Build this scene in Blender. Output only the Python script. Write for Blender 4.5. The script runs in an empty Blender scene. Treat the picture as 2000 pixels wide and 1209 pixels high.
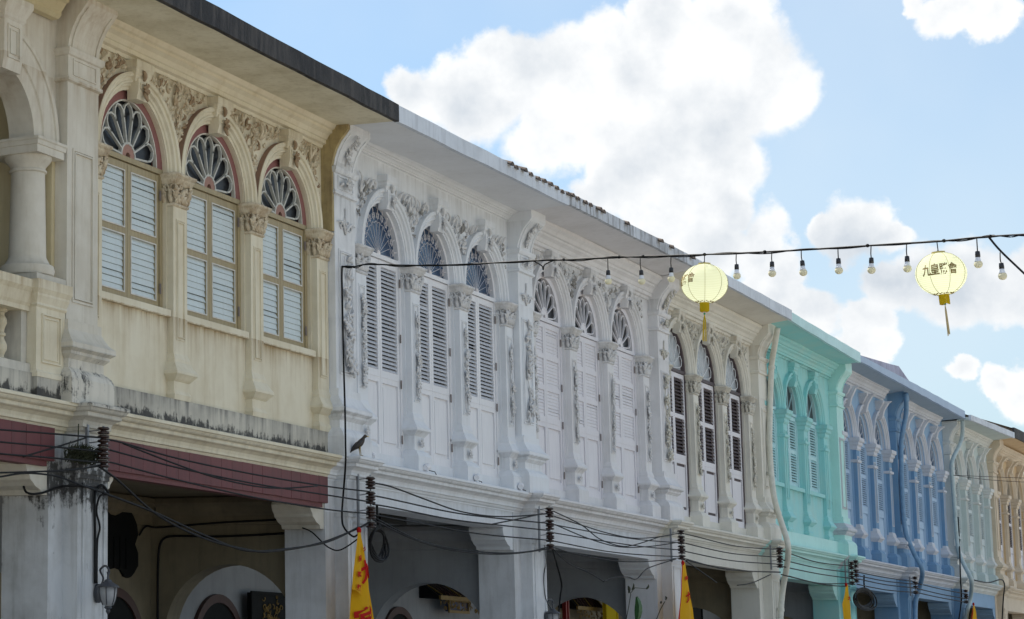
import bpy, math, random
from mathutils import Vector, Matrix
R = math.radians
rnd = random.Random(7)
scn = bpy.context.scene
COL = scn.collection

# ------------------------------------------------------------------ camera
CAM = Vector((0.0, -10.0, 1.6))
FOC, PX, PY = 4318.26, -401.27, 575.28            # focal length and principal point in photo pixels (2000 x 1209)
AX = Vector((0.60157149, 0.13752756, 0.78689129))   # world x, y, z seen in camera axes (right, down, forward)
AY = Vector((-0.79842952, 0.07276259, 0.59767541))
AZ = Vector((0.02494059, -0.98782173, 0.15357797))
def ray(px, py):
    d = Vector((px - PX, py - PY, FOC))
    return Vector((AX.dot(d), AY.dot(d), AZ.dot(d)))
def on_y(px, py, y):
    r = ray(px, py); return CAM + r * ((y - CAM.y) / r.y)
def on_x(px, py, x):
    r = ray(px, py); return CAM + r * ((x - CAM.x) / r.x)
def at_depth(px, py, d):
    return CAM + ray(px, py) * (d / FOC)
cam_data = bpy.data.cameras.new('camera')
cam = bpy.data.objects.new('camera', cam_data); COL.objects.link(cam)
right = Vector((AX.x, AY.x, AZ.x)); down = Vector((AX.y, AY.y, AZ.y)); fwd = Vector((AX.z, AY.z, AZ.z))
M = Matrix((right, -down, -fwd)).transposed().to_4x4(); M.translation = CAM
cam.matrix_world = M
cam_data.sensor_fit = 'HORIZONTAL'; cam_data.sensor_width = 36
cam_data.lens = FOC / 2000 * 36
cam_data.shift_x = (1000 - PX) / 2000
cam_data.shift_y = (PY - 604.5) / 2000
cam_data.clip_start = 0.1; cam_data.clip_end = 4000
scn.camera = cam

# ------------------------------------------------------------------ light
SUN_EL, SUN_AZ = R(58), R(20)      # azimuth measured from +y (behind the row) towards +x (far end)
sd = Vector((math.sin(SUN_AZ) * math.cos(SUN_EL), math.cos(SUN_AZ) * math.cos(SUN_EL), math.sin(SUN_EL)))
sun_data = bpy.data.lights.new('sun', 'SUN'); sun_data.energy = 4.9; sun_data.angle = R(0.53); sun_data.color = (1, 0.95, 0.87)
sun = bpy.data.objects.new('sun', sun_data); COL.objects.link(sun)
sun.location = (0, 0, 60); sun.rotation_euler = sd.to_track_quat('Z', 'Y').to_euler()
scn.view_settings.view_transform = 'Standard'; scn.view_settings.look = 'None'
scn.view_settings.gamma = 1; scn.view_settings.exposure = 0.82
scn.view_settings.use_curve_mapping = False

world = bpy.data.worlds.new('World'); scn.world = world; world.use_nodes = True
nt = world.node_tree; nt.nodes.clear()
def N(t, typ, **kw):
    n = t.nodes.new(typ)
    for k, v in kw.items():
        if k == 'inp':
            for i, x in v.items(): n.inputs[i].default_value = x
        else: setattr(n, k, v)
    return n
def L(t, a, b): t.links.new(a, b)
def mth(t, op, a, b=None, clamp=False):
    n = t.nodes.new('ShaderNodeMath'); n.operation = op; n.use_clamp = clamp
    for i, v in enumerate((a, b)):
        if v is None: continue
        if isinstance(v, (int, float)): n.inputs[i].default_value = v
        else: t.links.new(v, n.inputs[i])
    return n.outputs[0]
sky = N(nt, 'ShaderNodeTexSky'); sky.sky_type = 'NISHITA'; sky.sun_disc = False
sky.sun_elevation = SUN_EL; sky.sun_rotation = SUN_AZ; sky.air_density = 1.0; sky.dust_density = 1.6; sky.ozone_density = 1.3
tc = N(nt, 'ShaderNodeTexCoord')
nz = N(nt, 'ShaderNodeTexNoise', inp={'Scale': 9.0, 'Detail': 9.0, 'Roughness': 0.58}); L(nt, tc.outputs['Generated'], nz.inputs['Vector'])
nz2 = N(nt, 'ShaderNodeTexNoise', inp={'Scale': 26.0, 'Detail': 8.0, 'Roughness': 0.6}); L(nt, tc.outputs['Generated'], nz2.inputs['Vector'])
def vsub(t, a, val):
    n = t.nodes.new('ShaderNodeVectorMath'); n.operation = 'SUBTRACT'; t.links.new(a, n.inputs[0]); n.inputs[1].default_value = val; return n.outputs[0]
def vscale(t, a, s):
    n = t.nodes.new('ShaderNodeVectorMath'); n.operation = 'SCALE'; t.links.new(a, n.inputs[0]); n.inputs['Scale'].default_value = s; return n.outputs[0]
def vadd(t, a, b):
    n = t.nodes.new('ShaderNodeVectorMath'); n.operation = 'ADD'; t.links.new(a, n.inputs[0]); t.links.new(b, n.inputs[1]); return n.outputs[0]
wz = vscale(nt, vsub(nt, nz.outputs['Color'], (0.5, 0.5, 0.5)), 0.055)
wz2 = vscale(nt, vsub(nt, nz2.outputs['Color'], (0.5, 0.5, 0.5)), 0.022)
dirw = vadd(nt, vadd(nt, tc.outputs['Generated'], wz), wz2)
# cumulus clouds: puffs given as directions seen from the street (first those over the roofs ahead), then others round the sky
puffs = [(790, 180, 60), (900, 190, 115), (1000, 150, 105), (1120, 170, 130), (1250, 150, 150), (1400, 175, 170), (1490, 200, 115),
         (1420, 60, 95), (1320, 40, 80), (1200, 260, 130), (1060, 250, 110), (1380, 280, 120), (1240, 370, 95), (1130, 390, 80),
         (1340, 370, 90), (1410, 410, 55), (1250, 430, 60), (1370, 480, 80), (1490, 480, 85), (1560, 500, 60), (1600, 600, 75),
         (1700, 620, 55), (1430, 330, 90), (1290, 440, 90), (1560, 560, 60), (1180, 330, 100), (1640, 440, 45), (1700, 440, 80), (1770, 455, 45), (1870, 550, 100), (1960, 580, 85), (1770, 565, 60),
         (1850, 25, 75), (1950, 45, 70), (1770, 10, 40), (1965, 790, 65), (1850, 740, 38), (1920, 775, 45), (2000, 760, 60), (1690, 670, 55), (1500, 560, 70),
         (2100, 200, 60), (2150, 640, 90), (600, -200, 160), (1500, -300, 200)]
acc = None
def puff(dirv, rad):
    global acc
    n = nt.nodes.new('ShaderNodeVectorMath'); n.operation = 'DISTANCE'; L(nt, dirw, n.inputs[0]); n.inputs[1].default_value = dirv
    v = mth(nt, 'SUBTRACT', 1.0, mth(nt, 'DIVIDE', n.outputs['Value'], rad))
    acc = v if acc is None else mth(nt, 'SMOOTH_MAX', acc, v)
    if acc is not v: acc.node.inputs[2].default_value = 0.12
for (x, y, r_) in puffs:
    d0 = ray(x, y).normalized(); d1 = ray(x + r_, y).normalized(); d2 = ray(x, y + r_).normalized()
    puff(d0, ((d1 - d0).length + (d2 - d0).length) / 2)
for k in range(14):
    a = R(100 + k * 17.5 + rnd.uniform(-5, 5)); e = R(rnd.uniform(14, 52))
    c = Vector((math.cos(a) * math.cos(e), math.sin(a) * math.cos(e), math.sin(e)))
    puff(c, rnd.uniform(0.09, 0.2))
fld = mth(nt, 'ADD', acc, mth(nt, 'MULTIPLY', mth(nt, 'SUBTRACT', nz2.outputs['Fac'], 0.5), 0.62))
nz4 = N(nt, 'ShaderNodeTexNoise', inp={'Scale': 75.0, 'Detail': 8.0, 'Roughness': 0.62}); L(nt, tc.outputs['Generated'], nz4.inputs['Vector'])
fld = mth(nt, 'ADD', fld, mth(nt, 'MULTIPLY', mth(nt, 'SUBTRACT', nz4.outputs['Fac'], 0.5), 0.32))
mr = N(nt, 'ShaderNodeMapRange', interpolation_type='SMOOTHSTEP', inp={1: -0.03, 2: 0.26, 3: 0.0, 4: 1.0}); L(nt, fld, mr.inputs[0])
# soft grey modelling inside the clouds
nz3 = N(nt, 'ShaderNodeTexNoise', inp={'Scale': 9.0, 'Detail': 6.0, 'Roughness': 0.55}); L(nt, dirw, nz3.inputs['Vector'])
mr3 = N(nt, 'ShaderNodeMapRange', inp={1: 0.36, 2: 0.62, 3: 0.0, 4: 1.0}); L(nt, nz3.outputs['Fac'], mr3.inputs[0])
ccol = N(nt, 'ShaderNodeMix', data_type='RGBA'); ccol.inputs[6].default_value = (4.4, 4.8, 5.25, 1); ccol.inputs[7].default_value = (7.1, 7.15, 7.15, 1)
def offs(v, d):
    n = nt.nodes.new('ShaderNodeVectorMath'); n.operation = 'ADD'; L(nt, v, n.inputs[0]); n.inputs[1].default_value = d; return n.outputs[0]
na = N(nt, 'ShaderNodeTexNoise', inp={'Scale': 15.0, 'Detail': 7.0, 'Roughness': 0.55}); L(nt, tc.outputs['Generated'], na.inputs['Vector'])
nb_ = N(nt, 'ShaderNodeTexNoise', inp={'Scale': 15.0, 'Detail': 7.0, 'Roughness': 0.55}); L(nt, offs(tc.outputs['Generated'], (0.004, 0.006, 0.022)), nb_.inputs['Vector'])
rel = mth(nt, 'MULTIPLY', mth(nt, 'SUBTRACT', na.outputs['Fac'], nb_.outputs['Fac']), 3.2)
thick = N(nt, 'ShaderNodeMapRange', inp={1: 0.1, 2: 1.0, 3: 0.30, 4: -0.12}); L(nt, fld, thick.inputs[0])
cfac = mth(nt, 'ADD', mth(nt, 'ADD', mth(nt, 'MULTIPLY', mr3.outputs[0], 0.42), thick.outputs[0]), mth(nt, 'ADD', rel, 0.33), True)
L(nt, cfac, ccol.inputs[0])
# thin veil low in the sky
veil = N(nt, 'ShaderNodeTexNoise', inp={'Scale': 3.2, 'Detail': 5.0, 'Roughness': 0.5}); L(nt, tc.outputs['Generated'], veil.inputs['Vector'])
vm = N(nt, 'ShaderNodeMapRange', inp={1: 0.34, 2: 0.70, 3: 0.04, 4: 0.6}); L(nt, veil.outputs['Fac'], vm.inputs[0])
skyg = N(nt, 'ShaderNodeMix', data_type='RGBA'); L(nt, vm.outputs[0], skyg.inputs[0]); skt = N(nt, 'ShaderNodeVectorMath', operation='MULTIPLY'); L(nt, sky.outputs[0], skt.inputs[0]); skt.inputs[1].default_value = (0.86, 1.04, 1.11); L(nt, skt.outputs[0], skyg.inputs[6]); skyg.inputs[7].default_value = (5.4, 6.0, 6.4, 1)
cm = N(nt, 'ShaderNodeMix', data_type='RGBA'); L(nt, mr.outputs[0], cm.inputs[0]); L(nt, skyg.outputs[2], cm.inputs[6]); L(nt, ccol.outputs[2], cm.inputs[7])
bg = N(nt, 'ShaderNodeBackground', inp={'Strength': 0.085}); L(nt, cm.outputs[2], bg.inputs['Color'])
wo = N(nt, 'ShaderNodeOutputWorld'); L(nt, bg.outputs[0], wo.inputs['Surface'])

# ------------------------------------------------------------------ materials
MATS = {}
def principled(name, color, rough=0.6, metal=0.0, spec=0.5):
    m = bpy.data.materials.new(name); m.use_nodes = True
    b = m.node_tree.nodes['Principled BSDF']
    b.inputs['Base Color'].default_value = (*color, 1); b.inputs['Roughness'].default_value = rough
    b.inputs['Metallic'].default_value = metal; b.inputs['Specular IOR Level'].default_value = spec
    return m, m.node_tree, b
def plaster(name, color, grime=0.25, gcol=None, mould=0.0, streak=0.5, scale=1.0, bump=0.25, rough=0.75, mould_col=(0.025, 0.024, 0.023), mz=None, stains=()):
    """painted lime plaster: cloudy tone, rain streaks, optional black mould in patches, fine relief"""
    if name in MATS: return MATS[name]
    m, t, b = principled(name, color, rough)
    g = t.nodes.new('ShaderNodeNewGeometry')
    gcol = gcol or tuple(c * 0.6 for c in color)
    n1 = N(t, 'ShaderNodeTexNoise', inp={'Scale': 1.7 * scale, 'Detail': 9.0, 'Roughness': 0.62}); L(t, g.outputs['Position'], n1.inputs['Vector'])
    r1 = N(t, 'ShaderNodeMapRange', inp={1: 0.42, 2: 0.72, 3: 0.0, 4: grime}); L(t, n1.outputs['Fac'], r1.inputs[0])
    mp = N(t, 'ShaderNodeMapping'); mp.inputs['Scale'].default_value = (9, 9, 0.8); L(t, g.outputs['Position'], mp.inputs['Vector'])
    n2 = N(t, 'ShaderNodeTexNoise', inp={'Scale': 1.3 * scale, 'Detail': 7.0, 'Roughness': 0.65}); L(t, mp.outputs[0], n2.inputs['Vector'])
    r2 = N(t, 'ShaderNodeMapRange', inp={1: 0.5, 2: 0.8, 3: 0.0, 4: grime * streak * 1.6}); L(t, n2.outputs['Fac'], r2.inputs[0])
    fac = mth(t, 'ADD', r1.outputs[0], r2.outputs[0], True)
    mx = N(t, 'ShaderNodeMix', data_type='RGBA'); mx.inputs[6].default_value = (*color, 1); mx.inputs[7].default_value = (*gcol, 1); L(t, fac, mx.inputs[0])
    out = mx.outputs[2]
    for (sc_, sw_, sa_, scol) in stains:                   # run-off stains under ledges and sills
        sz = N(t, 'ShaderNodeSeparateXYZ'); L(t, g.outputs['Position'], sz.inputs[0])
        dz = mth(t, 'DIVIDE', mth(t, 'SUBTRACT', sc_, sz.outputs[2]), sw_)
        band = mth(t, 'MULTIPLY', mth(t, 'GREATER_THAN', dz, 0.0), mth(t, 'EXPONENT', mth(t, 'MULTIPLY', dz, -1.0)))
        nn = N(t, 'ShaderNodeMapRange', inp={1: 0.36, 2: 0.66, 3: 0.0, 4: 1.0}); L(t, n2.outputs['Fac'], nn.inputs[0])
        ff = mth(t, 'MULTIPLY', mth(t, 'MULTIPLY', band, nn.outputs[0]), sa_, True)
        ms_ = N(t, 'ShaderNodeMix', data_type='RGBA'); L(t, ff, ms_.inputs[0]); L(t, out, ms_.inputs[6]); ms_.inputs[7].default_value = (*scol, 1)
        out = ms_.outputs[2]
    if mould > 0:
        n4 = N(t, 'ShaderNodeTexNoise', inp={'Scale': 7.0 * scale, 'Detail': 12.0, 'Roughness': 0.72}); L(t, g.outputs['Position'], n4.inputs['Vector'])
        mp2 = N(t, 'ShaderNodeMapping'); mp2.inputs['Scale'].default_value = (14, 14, 1.6); L(t, g.outputs['Position'], mp2.inputs['Vector'])
        n5 = N(t, 'ShaderNodeTexNoise', inp={'Scale': 1.0, 'Detail': 8.0, 'Roughness': 0.7}); L(t, mp2.outputs[0], n5.inputs['Vector'])
        s = mth(t, 'ADD', mth(t, 'MULTIPLY', n4.outputs['Fac'], 0.55), mth(t, 'MULTIPLY', n5.outputs['Fac'], 0.45))
        th = 0.66 - mould * 0.2
        if mz:                                             # mould settles in a band at this height
            sz = N(t, 'ShaderNodeSeparateXYZ'); L(t, g.outputs['Position'], sz.inputs[0])
            dz = mth(t, 'DIVIDE', mth(t, 'SUBTRACT', sz.outputs[2], mz[0]), mz[1])
            s = mth(t, 'ADD', s, mth(t, 'MULTIPLY', mth(t, 'EXPONENT', mth(t, 'MULTIPLY', mth(t, 'MULTIPLY', dz, dz), -1.0)), mz[2]))
        r4 = N(t, 'ShaderNodeMapRange', inp={1: th, 2: th + 0.07, 3: 0.0, 4: 0.93}); L(t, s, r4.inputs[0])
        mx2 = N(t, 'ShaderNodeMix', data_type='RGBA'); L(t, r4.outputs[0], mx2.inputs[0]); L(t, out, mx2.inputs[6]); mx2.inputs[7].default_value = (*mould_col, 1)
        out = mx2.outputs[2]
    L(t, out, b.inputs['Base Color'])
    n3 = N(t, 'ShaderNodeTexNoise', inp={'Scale': 22.0, 'Detail': 9.0, 'Roughness': 0.65}); L(t, g.outputs['Position'], n3.inputs['Vector'])
    bp = N(t, 'ShaderNodeBump', inp={'Strength': bump, 'Distance': 0.012}); L(t, n3.outputs['Fac'], bp.inputs['Height']); L(t, bp.outputs[0], b.inputs['Normal'])
    MATS[name] = m; return m
def wood(name, color, dark=None, rough=0.6, amount=0.5, fine=1.0):
    if name in MATS: return MATS[name]
    m, t, b = principled(name, color, rough)
    dark = dark or tuple(c * 0.55 for c in color)
    g = t.nodes.new('ShaderNodeNewGeometry')
    mp = N(t, 'ShaderNodeMapping'); mp.inputs['Scale'].default_value = (30 * fine, 30 * fine, 2.5 * fine); L(t, g.outputs['Position'], mp.inputs['Vector'])
    n2 = N(t, 'ShaderNodeTexNoise', inp={'Scale': 1.0, 'Detail': 8.0, 'Roughness': 0.68}); L(t, mp.outputs[0], n2.inputs['Vector'])
    r2 = N(t, 'ShaderNodeMapRange', inp={1: 0.42, 2: 0.7, 3: 0.0, 4: amount}); L(t, n2.outputs['Fac'], r2.inputs[0])
    oi = t.nodes.new('ShaderNodeObjectInfo')
    f = mth(t, 'ADD', r2.outputs[0], mth(t, 'MULTIPLY', oi.outputs['Random'], amount * 0.35), True)
    mx = N(t, 'ShaderNodeMix', data_type='RGBA'); mx.inputs[6].default_value = (*color, 1); mx.inputs[7].default_value = (*dark, 1); L(t, f, mx.inputs[0])
    L(t, mx.outputs[2], b.inputs['Base Color'])
    bp = N(t, 'ShaderNodeBump', inp={'Strength': 0.25, 'Distance': 0.004}); L(t, n2.outputs['Fac'], bp.inputs['Height']); L(t, bp.outputs[0], b.inputs['Normal'])
    MATS[name] = m; return m
def plain(name, color, rough=0.5, metal=0.0, var=0.15, sc=12.0, spec=0.5):
    if name in MATS: return MATS[name]
    m, t, b = principled(name, color, rough, metal, spec)
    g = t.nodes.new('ShaderNodeNewGeometry')
    n = N(t, 'ShaderNodeTexNoise', inp={'Scale': sc, 'Detail': 6.0}); L(t, g.outputs['Position'], n.inputs['Vector'])
    r1 = N(t, 'ShaderNodeMapRange', inp={1: 0.3, 2: 0.7, 3: 1 - var, 4: 1 + var}); L(t, n.outputs['Fac'], r1.inputs[0])
    v = N(t, 'ShaderNodeVectorMath', operation='SCALE'); v.inputs[0].default_value = color; L(t, r1.outputs[0], v.inputs['Scale']); L(t, v.outputs[0], b.inputs['Base Color'])
    MATS[name] = m; return m
def glass(name, tint=(0.02, 0.06, 0.13), rough=0.06, spec=1.0):
    if name in MATS: return MATS[name]
    m, t, b = principled(name, tint, rough, 0.0, spec)
    b.inputs['IOR'].default_value = 1.45
    g = t.nodes.new('ShaderNodeNewGeometry'); n = N(t, 'ShaderNodeTexNoise', inp={'Scale': 3.0, 'Detail': 2.0}); L(t, g.outputs['Position'], n.inputs['Vector'])
    bp = N(t, 'ShaderNodeBump', inp={'Strength': 0.25, 'Distance': 0.02}); L(t, n.outputs['Fac'], bp.inputs['Height']); L(t, bp.outputs[0], b.inputs['Normal'])
    MATS[name] = m; return m
def cloth(name, color, trans=0.35):
    if name in MATS: return MATS[name]
    m, t, b = principled(name, color, 0.8)
    b.inputs['Specular IOR Level'].default_value = 0.2
    tr = N(t, 'ShaderNodeBsdfTranslucent'); tr.inputs['Color'].default_value = (*color, 1)
    ms = N(t, 'ShaderNodeMixShader', inp={0: trans}); L(t, b.outputs[0], ms.inputs[1]); L(t, tr.outputs[0], ms.inputs[2])
    L(t, ms.outputs[0], t.nodes['Material Output'].inputs['Surface'])
    MATS[name] = m; return m

# ------------------------------------------------------------------ mesh building
class MB:
    def __init__(s): s.v = []; s.f = []; s.m = []; s.cur = 0
    def add(s, vs, fs):
        o = len(s.v); s.v.extend(vs); s.f.extend([tuple(i + o for i in f) for f in fs]); s.m.extend([s.cur] * len(fs))
    def box(s, x0, x1, y0, y1, z0, z1):
        v = [(x, y, z) for x in (x0, x1) for y in (y0, y1) for z in (z0, z1)]
        s.add(v, [(0, 1, 3, 2), (4, 6, 7, 5), (0, 4, 5, 1), (2, 3, 7, 6), (0, 2, 6, 4), (1, 5, 7, 3)])
    def prism_x(s, prof, xa, xb, oa=0.0, ob=0.0):
        """closed (y, z) outline extruded along x"""
        n = len(prof)
        v = [(xa + oa, y, z) for y, z in prof] + [(xb + ob, y, z) for y, z in prof]
        s.add(v, [(i, (i + 1) % n, n + (i + 1) % n, n + i) for i in range(n)] + [tuple(range(n - 1, -1, -1)), tuple(range(n, 2 * n))])
    def prism_y(s, prof, ya, yb):
        n = len(prof)
        v = [(x, ya, z) for x, z in prof] + [(x, yb, z) for x, z in prof]
        s.add(v, [(i, (i + 1) % n, n + (i + 1) % n, n + i) for i in range(n)] + [tuple(range(n - 1, -1, -1)), tuple(range(n, 2 * n))])
    def stack(s, x0, x1, yb, prof):
        """moulded block against the wall: prof = [(projection, z)...] goes out in front and at both sides"""
        rings = []
        for p, z in prof: rings.append([(x0 - p[1], yb, z), (x0 - p[1], p[0], z), (x1 + p[1], p[0], z), (x1 + p[1], yb, z)])
        v = [q for r in rings for q in r]; f = []
        for i in range(len(rings) - 1):
            for k in range(3): a = i * 4 + k; f.append((a, a + 1, a + 5, a + 4))
        f.append((0, 3, 2, 1)); e = len(v); f.append((e - 4, e - 3, e - 2, e - 1)); s.add(v, f)
    def arc(s, cx, cz, prof, a0=0.0, a1=math.pi, n=28):
        """(r, y) outline swept round a centre in the facade plane"""
        v = []; f = []; k = len(prof)
        for i in range(n + 1):
            a = a0 + (a1 - a0) * i / n
            for r, y in prof: v.append((cx + r * math.cos(a), y, cz + r * math.sin(a)))
        for i in range(n):
            for j in range(k):
                a = i * k + j; b = i * k + (j + 1) % k; f.append((a, b, b + k, a + k))
        f.append(tuple(range(k))); f.append(tuple(range(n * k + k - 1, n * k - 1, -1)))
        s.add(v, f)
    def tube(s, pts, rads, n=6, flat=1.0, cap=True):
        pts = [Vector(p) for p in pts]
        if isinstance(rads, (int, float)): rads = [rads] * len(pts)
        v = []; f = []; up = None
        for i, p in enumerate(pts):
            t = (pts[min(i + 1, len(pts) - 1)] - pts[max(i - 1, 0)])
            if t.length < 1e-9: t = Vector((1, 0, 0))
            t.normalize()
            ref = Vector((0, 1, 0)) if abs(t.y) < 0.9 else Vector((1, 0, 0))
            a = t.cross(ref).normalized(); b = t.cross(a).normalized()
            for k in range(n):
                an = 2 * math.pi * k / n + math.pi / n
                q = p + a * math.cos(an) * rads[i] + b * math.sin(an) * rads[i] * flat
                v.append(q[:])
        for i in range(len(pts) - 1):
            for k in range(n):
                f.append((i * n + k, i * n + (k + 1) % n, (i + 1) * n + (k + 1) % n, (i + 1) * n + k))
        if cap: f.append(tuple(range(n - 1, -1, -1))); f.append(tuple(range((len(pts) - 1) * n, len(pts) * n)))
        s.add(v, f)
    def ball(s, c, r, nu=7, nv=5, sc=(1, 1, 1)):
        v = [(c[0], c[1], c[2] + r * sc[2])]; f = []
        for j in range(1, nv):
            ph = math.pi * j / nv
            for i in range(nu):
                th = 2 * math.pi * i / nu
                v.append((c[0] + r * sc[0] * math.sin(ph) * math.cos(th), c[1] + r * sc[1] * math.sin(ph) * math.sin(th), c[2] + r * sc[2] * math.cos(ph)))
        v.append((c[0], c[1], c[2] - r * sc[2]))
        for i in range(nu): f.append((0, 1 + i, 1 + (i + 1) % nu))
        for j in range(nv - 2):
            for i in range(nu):
                a = 1 + j * nu + i; b = 1 + j * nu + (i + 1) % nu; f.append((a, a + nu, b + nu, b))
        e = len(v) - 1
        for i in range(nu): f.append((e, e - nu + (i + 1) % nu, e - nu + i))
        s.add(v, f)
    def lathe(s, c, prof, n=20, axis='z'):
        v = []; f = []; k = len(prof)
        for i in range(n):
            a = 2 * math.pi * i / n
            for r, h in prof:
                if axis == 'z': v.append((c[0] + r * math.cos(a), c[1] + r * math.sin(a), c[2] + h))
                else: v.append((c[0] + r * math.cos(a), c[1] + h, c[2] + r * math.sin(a)))
        for i in range(n):
            for j in range(k - 1):
                a = i * k + j; b = ((i + 1) % n) * k + j; f.append((a, b, b + 1, a + 1))
        f.append(tuple(i * k for i in range(n))); f.append(tuple(i * k + k - 1 for i in range(n)))
        s.add(v, f)
    def mesh(s, name, mats, smooth=False):
        me = bpy.data.meshes.new(name); me.from_pydata(s.v, [], s.f)
        if not isinstance(mats, (list, tuple)): mats = [mats]
        for m in mats: me.materials.append(m)
        if len(mats) > 1: me.polygons.foreach_set('material_index', s.m)
        if smooth: me.polygons.foreach_set('use_smooth', [True] * len(me.polygons))
        me.update(); return me
    def build(s, name, mats, parent=None, smooth=False, loc=None, **kw):
        me = s.mesh(name, mats, smooth)
        return link(name, me, parent, loc, **kw)
def link(name, me, parent=None, loc=None, rot=None, **kw):
    o = bpy.data.objects.new(name, me); COL.objects.link(o)
    if parent is not None: o.parent = parent
    if loc is not None: o.location = loc
    if rot is not None: o.rotation_euler = rot
    for k, v in kw.items(): o[k] = v
    return o
def thing(name, label, cat, loc, group=None, rot=None):
    o = bpy.data.objects.new(name, None); COL.objects.link(o); o.location = loc; o.empty_display_size = 0.2
    if rot is not None: o.rotation_euler = rot
    o['label'] = label; o['category'] = cat
    if group: o['group'] = group
    return o
def copy_tree(o, parent=None):
    c = o.copy(); COL.objects.link(c); c.parent = parent
    for ch in [x for x in COL.objects if x.parent == o]: copy_tree(ch, c)
    return c
def lerp(a, b, t): return a + (b - a) * t

# ------------------------------------------------------------------ colours
WHITE = (0.745, 0.768, 0.80); CREAM = (0.66, 0.60, 0.45); CREAM_P = (0.64, 0.56, 0.36)
BR = (0.34, 0.23, 0.11); GR = (0.30, 0.30, 0.29)
M_cream = plaster('cream_plaster', (0.75, 0.69, 0.535), 0.5, (0.50, 0.41, 0.25), stains=((4.77, .14, .9, BR), (7.14, .2, .5, BR), (6.2, .3, .3, BR), (3.66, .12, .4, GR)))
M_cream2 = plaster('cream_plaster_yellow', (0.60, 0.52, 0.33), 0.5, (0.42, 0.33, 0.17))
M_cream3 = plaster('cream_plaster_pale', (0.67, 0.635, 0.55), 0.5, (0.40, 0.35, 0.26), 0.05, mz=(3.90, .30, .15), stains=((7.46, .5, .6, (0.38, 0.25, 0.14)), (6.65, .15, .6, BR), (4.2, .25, .6, GR)))
M_creamdirt = plaster('cream_plaster_weathered', (0.62, 0.59, 0.51), 0.7, (0.32, 0.30, 0.26), 0.2, mz=(3.72, .06, .12), stains=((3.72, .1, .7, GR),))
M_creammould = plaster('cream_plaster_mouldy', (0.56, 0.53, 0.45), 0.9, (0.30, 0.285, 0.25), 0.22, streak=0.8, mz=(3.73, .11, .19), stains=((3.97, .08, .9, (0.13, 0.125, 0.115)),))
M_soffit_c = plaster('cream_soffit', (0.76, 0.71, 0.55), 0.8, (0.52, 0.46, 0.31), scale=1.3)
M_stain = plaster('party_wall_stained', (0.50, 0.40, 0.20), 1.0, (0.24, 0.18, 0.09), 0.1, scale=1.6)
M_relief_c = plaster('cream_relief', (0.66, 0.58, 0.43), 0.9, (0.36, 0.24, 0.13), scale=6)
M_reliefd = plaster('crevice_shade_relief', (0.34, 0.33, 0.31), .8, (.16, .15, .14), scale=5)  # scattered dark elements put crevice shade into the relief colour
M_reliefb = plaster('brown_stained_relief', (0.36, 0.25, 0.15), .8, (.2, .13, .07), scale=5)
M_white = plaster('white_plaster', WHITE, 0.28, (0.50, 0.50, 0.50), stains=((7.3, .25, .35, GR), (4.2, .12, .45, GR), (3.66, .1, .4, GR), (6.2, .2, .25, GR), (3.44, .15, .3, GR)))
M_whiter = plaster('white_relief', (0.70, 0.70, 0.71), 0.6, (0.36, 0.35, 0.33), scale=5)
M_whitedirt = plaster('white_plaster_rainstained', (0.75, 0.765, 0.785), 0.6, (0.42, 0.43, 0.45), 0.12, stains=((7.0, .2, .5, GR), (4.2, .15, .5, GR), (6.62, .12, .4, GR)))
M_whitepier = plaster('white_pier_mouldy', (0.68, 0.69, 0.71), 0.6, (0.40, 0.40, 0.40), 0.18, mz=(3.1, .3, .04), stains=((3.1, .3, .5, GR),))
M_pier1 = plaster('black_mouldy_white_pier', (0.60, 0.61, 0.62), 0.9, (0.36, 0.36, 0.35), 0.28, mz=(3.02, .26, .20), stains=((3.35, .5, .5, GR),))
M_lilac = plaster('pale_lilac_plaster', (0.735, 0.73, 0.745), 0.35, (0.45, 0.44, 0.43), stains=((7.12, .2, .55, GR), (4.2, .12, .45, GR), (6.2, .2, .35, GR), (3.66, .1, .4, GR)))
M_ivory = plaster('ivory_plaster', (0.72, 0.70, 0.63), 0.35, (0.46, 0.43, 0.36), stains=((7.12, .2, .5, BR), (4.2, .12, .45, GR), (6.2, .2, .3, GR)))
M_ivoryr = plaster('ivory_relief', (0.64, 0.62, 0.55), 0.8, (0.34, 0.31, 0.26), scale=6)
M_teal = plaster('turquoise_plaster', (0.30, 0.66, 0.66), 0.7, (0.42, 0.66, 0.62), stains=((7.2, .2, .6, (0.12, 0.28, 0.26)), (4.75, .15, .5, (0.15, 0.33, 0.31)), (6.2, .2, .4, (0.15, 0.33, 0.31))))
M_tealp = plaster('pale_turquoise_plaster', (0.50, 0.80, 0.76), 0.4, (0.34, 0.60, 0.57))
M_tealf = plaster('turquoise_fascia_cracked', (0.56, 0.80, 0.82), 0.5, (0.4, 0.6, 0.6), 0.22)
M_blue = plaster('blue_plaster', (0.13, 0.27, 0.45), 0.6, (0.22, 0.33, 0.44))
M_blue2 = plaster('light_blue_plaster', (0.26, 0.41, 0.59), 0.5, (0.20, 0.32, 0.45), stains=((7.2, .2, .5, (0.12, 0.18, 0.24)), (3.66, .1, .5, (0.15, 0.2, 0.26)))
)
M_bluesof = plaster('blue_grey_soffit', (0.30, 0.39, 0.49), 0.5, (0.22, 0.3, 0.38))
M_bluefas = plaster('pale_blue_fascia', (0.42, 0.53, 0.68), 0.4, (0.3, 0.4, 0.54))
M_bluetrim = plaster('off_white_trim', (0.58, 0.605, 0.66), 0.5, (0.40, 0.40, 0.42))
M_grey = plaster('pale_sage_plaster', (0.53, 0.61, 0.60), 0.35, (0.36, 0.42, 0.40))
M_greyt = plaster('pale_grey_trim', (0.66, 0.68, 0.66), 0.4, (0.42, 0.42, 0.40))
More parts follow.
